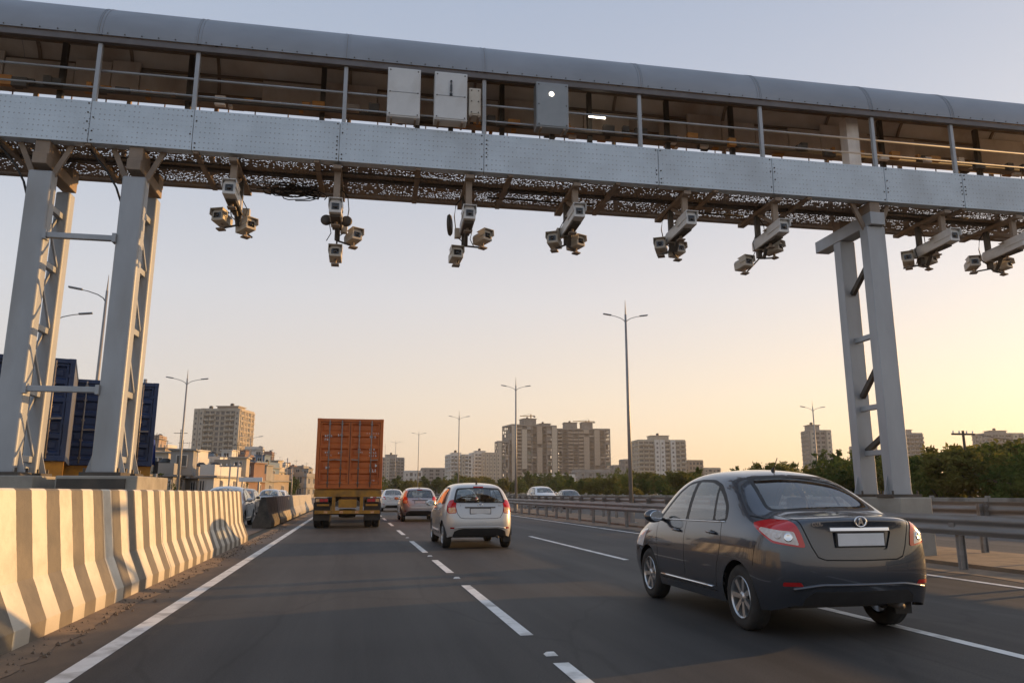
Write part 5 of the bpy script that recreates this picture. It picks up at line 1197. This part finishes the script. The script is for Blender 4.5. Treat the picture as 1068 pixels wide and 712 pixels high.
SED = dict(wr=.30, track=.735, axle=(.72,3.15), xr=.62,
  st=[(.02,.30,.715,.965,.665,1.045,.50,1.065),(.13,.255,.80,.97,.745,1.055,.565,1.08),(.32,.23,.842,.97,.785,1.065,.60,1.09),(.50,.22,.852,.97,.795,1.10,.62,1.115),(.78,.215,.852,.965,.80,1.27,.615,1.30),
      (1.06,.21,.852,.96,.805,1.40,.585,1.45),(1.36,.21,.852,.955,.805,1.462,.575,1.525),(1.85,.21,.852,.95,.805,1.485,.58,1.55),(2.30,.21,.852,.94,.80,1.465,.58,1.53),(2.64,.21,.85,.935,.795,1.38,.585,1.435),
      (2.93,.21,.848,.93,.785,1.19,.605,1.225),(3.20,.215,.842,.915,.77,1.01,.615,1.035),(3.50,.22,.83,.87,.745,.945,.57,.975),(3.80,.24,.78,.77,.68,.86,.49,.89),(3.98,.28,.66,.66,.58,.74,.40,.77)],
  dx={0:[.06,0,-.005,.01,.015,.0,-.02], 14:[-.06,0,.01,0,-.03,-.06,-.09]}, rb=[.10,.115,.115,.10,.095,.09,.085], fb=[.08,.1,.1,.09,.07,.06,.05],
  rear_glass=[(-.02,1.125),(.56,1.125),(.50,1.28),(.44,1.415),(-.02,1.44)], rear_frame=[(-.02,1.105),(.60,1.105),(.53,1.30),(.465,1.445),(-.02,1.47)],
  windscreen=[(-.02,1.06),(.62,1.04),(.49,1.38),(-.02,1.45)],
  side_glass=[[(2.03,.985),(2.80,.975),(2.64,1.11),(2.42,1.27),(2.24,1.365),(2.05,1.395)],[(1.32,1.0),(1.95,.988),(1.96,1.40),(1.64,1.39),(1.44,1.345)],[(1.05,1.02),(1.27,1.003),(1.385,1.315),(1.26,1.25),(1.12,1.15)]],
  frame=[(.99,.995),(2.93,.955),(2.74,1.10),(2.48,1.295),(2.26,1.40),(1.96,1.428),(1.62,1.42),(1.38,1.365),(1.20,1.265),(1.04,1.14)],
  lamp=[[(.365,.795),(.64,.835),(.86,.965),(.885,1.0),(.80,1.02),(.70,1.035),(.52,1.03),(.44,1.0),(.40,.92)]], lamp_clear=[[(.415,.815),(.635,.855),(.80,.945),(.78,.965),(.60,.945),(.455,.935)]],
  reflector=[(.40,.465),(.57,.465),(.56,.50),(.42,.50)], head=[(-2.0,.62),(-1.75,.62),(-1.68,.84),(-1.95,.80)],
  valance=[(-.02,.42),(.47,.42),(.55,.36),(.58,.20),(-.02,.20)],
  gap_side=[[(2.88,.96),(2.80,.62),(2.78,.30)],[(1.985,.96),(1.99,.60),(1.98,.30)],[(1.10,.98),(1.06,.80),(1.10,.66),(1.16,.56),(1.22,.30)],[(1.22,.30),(2.78,.30)],[(.36,.80),(.40,.62)],[(.62,1.06),(.33,1.03)]],
  gap_rear=[[(.585,1.075),(.56,1.03),(.475,.80),(.43,.715),(.36,.69),(-.02,.685)]],
  doors=[[(1.992,.96),(2.875,.96),(2.795,.62),(2.775,.305),(1.985,.305)],[(1.105,.98),(1.98,.96),(1.985,.6),(1.975,.305),(1.225,.305),(1.165,.56),(1.105,.66),(1.065,.80)]],
  lid=[(-.02,1.10),(.60,1.10),(.555,1.03),(.47,.80),(.425,.72),(.355,.695),(-.02,.69)], bumper=[(-.02,.68),(.9,.68),(.9,.2),(-.02,.2)],
  recess=[(-.02,.94),(.335,.94),(.30,.86),(.265,.775),(-.02,.77)], handle=[(2.20,.86),(1.28,.875)], mirror=(2.72,.985), belt_chrome=(1.03,2.86,.99,.967), sill=(1.3,2.72,.335), sill_chrome=True, seats=(1.75,1.0), dash=2.55, shelf=(.56,1.0,1.09),
  plate=.865, bar=(.955,.30,.034), emblem=1.022, emb_a=True, emb_tilt=0, badges=[('OZRA',.40,.985,.045),('VDI',-.43,.99,.035)], bulbs=[(.50,.885,.036,'chrome'),(.59,.90,.030,'lamp_clear')], crease=.475, crease_w=.66, aerial=1.42, roofz=1.52)
sedan = make_car('sedan_car', SED, 'dark grey sedan with red tail lights in the right foreground lane', 'paint_grey', 'vehicles on the road')
sedan.location = (4.52, 6.24, 0); sedan.rotation_euler = (0,0,R(90)); sedan.scale = (.94,1,1)
HAT = dict(wr=.30, track=.715, axle=(.64,3.08), xr=.72, tint=False, lens='lamp_amber',
  st=[(.03,.30,.70,1.0,.70,1.40,.535,1.43),(.26,.25,.80,1.0,.775,1.435,.575,1.475),(.70,.22,.832,.985,.79,1.465,.59,1.505),(1.15,.21,.836,.97,.795,1.48,.59,1.53),(1.65,.21,.836,.96,.795,1.475,.59,1.53),
      (2.12,.21,.836,.95,.79,1.44,.585,1.49),(2.48,.21,.836,.945,.79,1.34,.59,1.385),(2.78,.21,.835,.935,.785,1.16,.605,1.195),(3.05,.215,.83,.925,.77,1.01,.615,1.04),(3.36,.22,.82,.88,.75,.95,.57,.98),(3.66,.24,.78,.79,.70,.87,.5,.905),(3.88,.28,.66,.68,.59,.76,.42,.79)],
  dx={0:[.05,-.01,-.02,.02,.06,.20,.36],1:[0,0,0,0,.03,.13,.24],2:[0,0,0,0,0,.03,.06], 11:[-.06,0,.01,0,-.03,-.06,-.09]}, rb=[.09,.10,.10,.085,.075,.075,.075], fb=[.08,.1,.1,.09,.07,.06,.05],
  rear_glass=[(-.02,1.06),(.57,1.065),(.535,1.2),(.485,1.35),(-.02,1.375)], rear_frame=[(-.02,1.04),(.62,1.045),(.575,1.22),(.515,1.385),(-.02,1.405)],
  windscreen=[(-.02,1.06),(.62,1.04),(.50,1.36),(-.02,1.42)],
  side_glass=[[(1.88,.995),(2.62,.985),(2.45,1.14),(2.24,1.29),(2.10,1.36),(1.90,1.385)],[(1.08,1.01),(1.80,.998),(1.81,1.39),(1.10,1.385)],[(.58,1.04),(1.0,1.015),(1.02,1.375),(.74,1.35)]],
  frame=[(.50,1.02),(2.78,.965),(2.54,1.14),(2.28,1.32),(2.06,1.405),(1.6,1.42),(1.0,1.412),(.70,1.385)],
  lamp=[[(.40,.815),(.57,.80),(.66,.84),(.70,1.0),(.66,1.10),(.52,1.12),(.47,1.06)]], lamp_clear=[[(.415,.825),(.56,.815),(.61,.85),(.63,.93),(.45,.945)]],
  reflector=[(.39,.46),(.55,.46),(.54,.495),(.41,.495)], head=[(-1.95,.62),(-1.70,.62),(-1.62,.86),(-1.9,.82)],
  valance=[(-.02,.47),(.40,.47),(.50,.45),(.60,.40),(.66,.20),(-.02,.20)],
  gap_side=[[(2.72,.96),(2.68,.62),(2.66,.30)],[(1.845,.96),(1.85,.60),(1.84,.30)],[(1.04,1.0),(.98,.82),(1.04,.62),(1.12,.30)],[(1.12,.30),(2.66,.30)]],
  gap_rear=[[(.64,1.05),(.575,.98),(.53,.80),(.47,.715),(.38,.695),(-.02,.69)]],
  doors=[[(1.852,.96),(2.715,.96),(2.675,.62),(2.655,.305),(1.845,.305)],[(1.045,1.0),(1.84,.96),(1.845,.6),(1.835,.305),(1.125,.305),(1.045,.62),(.985,.82)]],
  lid=[(-.02,1.05),(.63,1.05),(.57,.98),(.525,.80),(.465,.72),(.375,.70),(-.02,.695)], bumper=[(-.02,.685),(.9,.685),(.9,.2),(-.02,.2)],
  handle=[(2.05,.86),(1.18,.88)], mirror=(2.56,.995), belt_chrome=None, sill=(1.2,2.6,.34), seats=(1.62,.95), dash=2.42, shelf=(.30,.75,1.02),
  plate=.86, bar=(.945,.36,.024), bar_mat='dark_steel', emblem=1.005, badges=[('S',.46,.97,.05),('TDI',-.46,.97,.045)], crease=.50, crease_w=.6, aerial=.62, roofz=1.50, stop=(1.41,.12))
hatch = make_car('hatchback_car', HAT, 'silver white hatchback with red and amber tail lights in the middle lane', 'paint_silver', 'vehicles on the road')
hatch.location = (2.95, 17.66, 0); hatch.rotation_euler = (0,0,R(90))
def recolour(root, m):
    for o in root.children_recursive:
        for sl_ in o.material_slots:
            if sl_.material and sl_.material.name.startswith('paint_') and o.type == 'MESH': sl_.link = 'OBJECT'; sl_.material = MATS[m]
    return root
U = R(90); D = R(-90)
def more(src, x, y, rz, m, label, s_=1.0):
    c = recolour(dup(src, (x, y, 0), rz, label), m); c.scale = (s_,)*3; return c
more(hatch, 3.05, 34.9, U, 'paint_pearl', 'silver grey hatchback driving ahead of the nearer silver white hatchback')
more(sedan, 2.85, 53.6, U, 'paint_white', 'white sedan right of the orange truck, two cars ahead of the nearest hatchback')
more(sedan, 2.5, 72, U, 'paint_red', 'red car peeking out just right of the orange truck')
more(hatch, 3.1, 96, U, 'paint_dark', 'dark car farthest ahead in the middle lane')
more(sedan, 6.9, 46.5, U, 'paint_dark', 'dark car partly hidden behind the right side of the silver white hatchback')
more(hatch, 17.0, 70, D, 'paint_white', 'white van-like car on the far carriageway behind the guard rail', 1.22)
more(sedan, 17.6, 63, D, 'paint_dark', 'dark car on the far carriageway right of the white one')
more(sedan, 15.4, 84, D, 'paint_blue', 'blue grey car on the far carriageway left of the white one')
more(sedan, -4.75, 33.5, D, 'paint_white', 'white oncoming car seen through the gap between the barriers')
more(hatch, -6.0, 47, D, 'paint_dark', 'dark oncoming car behind the white one left of the truck')
more(sedan, -5.6, 58, D, 'paint_pearl', 'silver oncoming car above the worn barrier, next left of the truck')
more(hatch, -6.3, 72, D, 'paint_white', 'small white oncoming car farthest along the service road')
more(sedan, -9.4, 64, D, 'paint_dark', 'dark car on the outer lane of the service road')

# ------------------------------------------------------------ container trucks
TB = MB(); TB.lathe([(.26,-.12),(.40,-.14),(.49,-.125),(.52,-.09),(.52,.09),(.49,.125),(.40,.14),(.26,.12)], 32); TTY = TB.mesh('wheel', 'rubber', True); TTY.set_sharp_from_angle(angle=R(40))
TB = MB(); TB.lathe([(.0,-.03),(.12,-.03),(.14,.02),(.24,.03),(.27,-.12),(.25,-.12)], 24); TRI = TB.mesh('rim', 'truck_black', True)
def container(x, y, z, L_, m, label, H_=2.59, W_=2.44, rz=0):
    t = thing('shipping_container', label, 'container', (x, y, z), rz, 'shipping containers on trucks')
    # frame posts and rails
    for sx in (-1, 1):
        for yy in (.0, L_-.12):
            b = MB(); b.box(sx*W_/2 if sx < 0 else W_/2-.12, -W_/2+.12 if sx < 0 else W_/2, yy, yy+.12, 0, H_); b.build('corner_post', m, t, bevel=.008)
            for zz in (0, H_-.118):
                b = MB(); x0 = -W_/2-.004 if sx < 0 else W_/2-.16; b.box(x0, x0+.164, yy-.004 if yy == 0 else yy-.04, yy+.16 if yy == 0 else yy+.124, zz-.003, zz+.121); b.build('corner_casting', m, t, bevel=.01)
        b = MB(); b.box(sx*W_/2 if sx < 0 else W_/2-.08, -W_/2+.08 if sx < 0 else W_/2, .12, L_-.12, H_-.09, H_-.002); b.box(sx*W_/2 if sx < 0 else W_/2-.08, -W_/2+.08 if sx < 0 else W_/2, .12, L_-.12, .01, .14); b.build('side_rail', m, t)
        # corrugated side sheet
        b = MB(); n = int((L_-.24)/.28); vs = []
        for i in range(n):
            yb = .12+i*(L_-.24)/n; p = (L_-.24)/n
            for q, dd in ((0,0),(.25,0),(.42,.036),(.75,.036),(.92,0)): vs.append((sx*(W_/2-.012-dd), yb+q*p))
        vs.append((sx*(W_/2-.012), L_-.12)); N_ = len(vs)
        b.add([(a, c, .14) for a, c in vs]+[(a, c, H_-.09) for a, c in vs], [(i,i+1,N_+i+1,N_+i) for i in range(N_-1)]); b.build('side_sheet', m, t, fix=False)
    b = MB(); b.box(-W_/2+.08, W_/2-.08, .1, L_-.1, H_-.05, H_-.012); b.build('roof_sheet', m, t)
    b = MB(); b.box(-W_/2+.08, W_/2-.08, .1, L_-.1, .02, .10); b.build('floor', m, t)
    b = MB(); b.box(-W_/2+.12, W_/2-.12, L_-.1, L_-.06, .1, H_-.1); b.build('front_sheet', m, t)
    b = MB(); b.box(-W_/2+.12, W_/2-.12, .0, .12, H_-.12, H_-.004); b.build('door_header', m, t, bevel=.006); b = MB(); b.box(-W_/2+.12, W_/2-.12, .0, .12, .01, .15); b.build('door_sill', m, t, bevel=.006)
    for sx in (-1, 1):
        x0, x1 = (-W_/2+.135, -.012) if sx < 0 else (.012, W_/2-.135)
        b = MB(); b.box(x0, x1, .095, .125, .165, H_-.135)
        z0, z1 = .165, H_-.135
        for k in range(6): zz = z0+(z1-z0)*k/5; b.add([(x0,.0949,max(z0,zz-.10)),(x1,.0949,max(z0,zz-.10)),(x1,.03,max(z0,zz-.05)),(x0,.03,max(z0,zz-.05)),(x0,.03,min(z1,zz+.05)),(x1,.03,min(z1,zz+.05)),(x1,.0949,min(z1,zz+.10)),(x0,.0949,min(z1,zz+.10))],[(0,1,2,3),(3,2,5,4),(4,5,6,7)])
        for xx in (x0, x1-.05): b.box(xx, xx+.05, .026, .094, z0, z1)
        # rounded horizontal stampings between the ribs
        for k in range(5):
            zc = z0+(z1-z0)*(k+.5)/5; b.add([(x0+.09,.0946,zc-.10),(x1-.09,.0946,zc-.10),(x1-.09,.0946,zc+.10),(x0+.09,.0946,zc+.10),(x0+.13,.078,zc-.06),(x1-.13,.078,zc-.06),(x1-.13,.078,zc+.06),(x0+.13,.078,zc+.06)],[(0,1,5,4),(1,2,6,5),(2,3,7,6),(3,0,4,7),(4,5,6,7)])
        d = b.build('door', m, t, fix=False)
        b = MB(); b.box(-.012 if sx < 0 else .0005, -.0005 if sx < 0 else .012, .02, .09, z0, z1); b.build('door_gasket', 'cable', d)
        for f in (.30, .72) if sx < 0 else (.28, .70):
            xx = lerp(x0, x1, f if sx < 0 else 1-f)
            xx = lerp(x0, x1, f) if sx < 0 else lerp(x0, x1, 1-f)
            b = MB(); b.tube([(xx,.0,.06),(xx,.0,H_-.06)], .022, 8); lb = b.build('locking_bar', 'rod_grey', d, smooth=True)
            for zz in (.22,.75,1.35,1.95,H_-.2): b = MB(); b.cbox(xx,.012,zz,.09,.035,.05); b.build('bar_guide', 'rod_grey', lb)
            b = MB(); b.bar((xx,-.022,1.05),(xx+.26*(1 if f < .5 else -1),-.022,1.07),.02,.035,(0,0,1)); b.build('door_handle', 'rod_grey', lb)
        for zz in (.35,.95,1.55,2.15): b = MB(); xx = x0-.05 if sx < 0 else x1+.05; b.cbox(xx,.005,zz,.10,.03,.09); b.build('hinge', m, d)
    return t
def illegible_marks(t, x0, z0, n, s_, gap, rows=1):
    rn_ = random.Random(int(abs(x0*100)+z0*10)); b = MB()
    for r in range(rows):
        for i in range(n):
            if rn_.random() < .12: continue
            xx = x0+i*gap; zz = z0-r*s_*1.7
            b.box(xx, xx+s_*.22, .0215, .0245, zz, zz+s_)
            if rn_.random() < .7: b.box(xx+s_*.22, xx+s_*.62, .0215, .0245, zz+s_*rn_.choice((0,.4,.78)), zz+s_*rn_.choice((0,.4,.78))+s_*.2 if False else zz+s_*.98 if rn_.random() < .2 else zz+s_*.2)
    return tag(b.build('stencil_marks', 'plate_white', t), kind='stuff')
def truck(x, y, cont_m, label, clabel, L_=6.06, cont_z=1.42, cab_m='paint_cab', chassis='truck_yellow', rz=0):
    t = thing('container_truck', label, 'truck', (x, y, 0), rz, 'container trucks')
    W_ = 2.44
    b = MB(); b.box(-.55,-.42,.1,L_+1.2,.95,1.30); b.build('chassis_rail', 'truck_black', t); b = MB(); b.box(.42,.55,.1,L_+1.2,.95,1.30); b.build('chassis_rail', 'truck_black', t)
    for k in range(6): b = MB(); yy = .35+k*L_/6; b.box(-1.1,1.1,yy,yy+.12,1.20,cont_z-.004) if k else b.box(-1.2,1.2,.12,.3,1.20,cont_z-.004); b.build('cross_member', chassis if k == 0 else 'truck_black', t)
    b = MB(); b.box(-1.22,1.22,-.02,.11,1.13,1.36); b.build('rear_beam', chassis, t, bevel=.01)
    for sx in (-1, 1):
        b = MB(); b.box(sx*.50-.06, sx*.50+.06, .0, .10, .52, 1.13); b.build('bumper_bracket', chassis, t)
        b = MB(); b.box(sx*.93-.25, sx*.93+.25, -.01, .05, .93, 1.09); tl = b.build('tail_light', 'truck_black', t, bevel=.01)
        for k, mm in enumerate(('lamp_red','lamp_red','lamp_amber')): b = MB(); xx = sx*(.78+.15*k); b.box(xx-.065,xx+.065,-.022,-.0105,.95,1.06); b.build('lens', mm, tl)
        b = MB(); b.box(sx*.88-.22, sx*.88+.22, -.005, .02, .80, .87); b.build('reflector_strip', 'truck_yellow', t)
        b = MB(); b.box(sx*.92-.30, sx*.92+.30, .14, .155, .28, .92); b.build('mud_flap', 'truck_black', t)
        for yy in (.95, 2.25, L_+.3):
            for off in ((.78, 1.08) if yy < 5 else (1.0,)):
                w = inst('wheel', TTY, t, (sx*off, yy, .52), (0,0,R(-90)*sx*-1)); inst('rim', TRI, w)
    b = MB(); b.box(-1.17,1.17,-.04,.06,.52,.64); b.build('underrun_bar', chassis, t, bevel=.008)
    for s_ in range(8): b = MB(); xx = -1.12+s_*.28; b.box(xx,xx+.13,-.045,-.0405,.54,.62); b.build('warning_patch', 'lamp_amber' if s_ % 2 else 'truck_yellow', t)
    b = MB(); b.box(-.33,.33,.02,.05,.74,1.04); b.build('number_plate', 'truck_yellow', t, bevel=.008)
    b = MB(); b.lathe([(0,-.35),(.15,-.30),(.17,0),(.15,.30),(0,.35)], 14, Matrix.Translation((0,.95,.52)) @ Matrix.Rotation(R(90),4,'Z')); b.build('axle', 'truck_black', t)
    b = MB(); b.box(-.9,.9,.9,1.0,.46,.58); b.build('axle', 'truck_black', t)
    # cab: shaped side profile, windscreen, windows
    y0 = L_+.35; y1 = y0+2.05; pr = [(y0,.75),(y0,3.0),(y0+.25,3.15),(y0+1.2,3.12),(y0+1.75,2.85),(y1,1.75),(y1+.04,1.45),(y1+.04,.55),(y0+1.4,.55),(y0+1.3,.85),(y0+1.0,1.05),(y0+.5,1.05),(y0+.25,.75)]
    b = MB(); n = len(pr); b.add([(-1.15,a,c) for a, c in pr]+[(1.15,a,c) for a, c in pr], [(i,(i+1)%n,n+(i+1)%n,n+i) for i in range(n)]+[tuple(range(n)),tuple(range(n,2*n))[::-1]]); cb = b.build('cab', cab_m, t, bevel=.05)
    for sx in (-1, 1):
        b = MB(); X = sx*1.152; b.add([(X,y0+.85,1.75),(X,y0+1.85,1.75),(X,y0+1.62,2.7),(X,y0+.85,2.7),(X+sx*.012,y0+.87,1.77),(X+sx*.012,y0+1.82,1.77),(X+sx*.012,y0+1.6,2.68),(X+sx*.012,y0+.87,2.68)],[(4,5,6,7),(0,1,5,4),(1,2,6,5),(2,3,7,6),(3,0,4,7)]); b.build('side_window', 'window_glass', cb)
        b = MB(); b.bar((sx*1.16,y1-.1,2.6),(sx*1.42,y1+.05,2.55),.03,.03); b.cbox(sx*1.44,y1+.05,2.3,.18,.1,.5); b.build('mirror', 'black_plastic', cb)
    c = container(x, y, cont_z, L_, cont_m, clabel, rz=rz); return t, c
mk('paint_cab', (.40,.42,.44), (.34,.36,.38), 2, .4, coat=.5); mk('paint_cab_blue', (.32,.40,.46), (.28,.35,.40), 2, .35, coat=.5)
tr, co_ = truck(-.14, 28.9, 'container_orange', 'truck with yellow rear frame carrying the orange container in the left lane', 'orange shipping container on the truck ahead in the left lane', 12.19)
for x0, z0, n, s_, g, rw in ((-.93,1.90,4,.08,.075,2),(-.90,1.30,4,.06,.07,2),(-.45,1.93,2,.09,.09,1),(-.42,1.28,2,.06,.08,1),(-.85,.72,2,.10,.11,1),(.52,2.03,7,.055,.085,1),(.72,1.88,3,.09,.09,1),(.72,1.42,4,.07,.075,3),(.30,1.42,3,.06,.07,2),(.75,.80,3,.11,.10,2),(.85,.28,2,.05,.06,1),(-.4,.30,2,.05,.06,1)): illegible_marks(co_, x0, z0, n, s_, g, rw)
truck(atY(110,500,25).x, 25, 'container_blue', 'truck with pale cab carrying the blue container behind the left gantry legs', 'dark blue container seen between the left gantry leg pairs', 6.06, 2.08, 'paint_cab_blue', rz=R(14))
truck(atY(4,500,20.5).x, 20.5, 'container_blue', 'truck carrying the blue container at the far left edge', 'dark blue container behind the leftmost gantry leg at the picture edge', 6.06, 2.05, 'paint_cab', rz=R(17))

# ------------------------------------------------------------ evening haze in the air
b = MB(); b.box(-700, 900, -60, 1200, -1.2, 75); hz = b.build('haze', 'concrete'); tag(hz, kind='stuff')
m = bpy.data.materials.new('haze_air'); m.use_nodes = True; t_ = m.node_tree
for n in list(t_.nodes): t_.nodes.remove(n)
o_ = t_.nodes.new('ShaderNodeOutputMaterial'); pv = t_.nodes.new('ShaderNodeVolumePrincipled')
pv.inputs['Color'].default_value = (.92,.90,.88,1); pv.inputs['Density'].default_value = .00021; pv.inputs['Anisotropy'].default_value = .25
t_.links.new(pv.outputs[0], o_.inputs['Volume']); hz.data.materials.clear(); hz.data.materials.append(m)
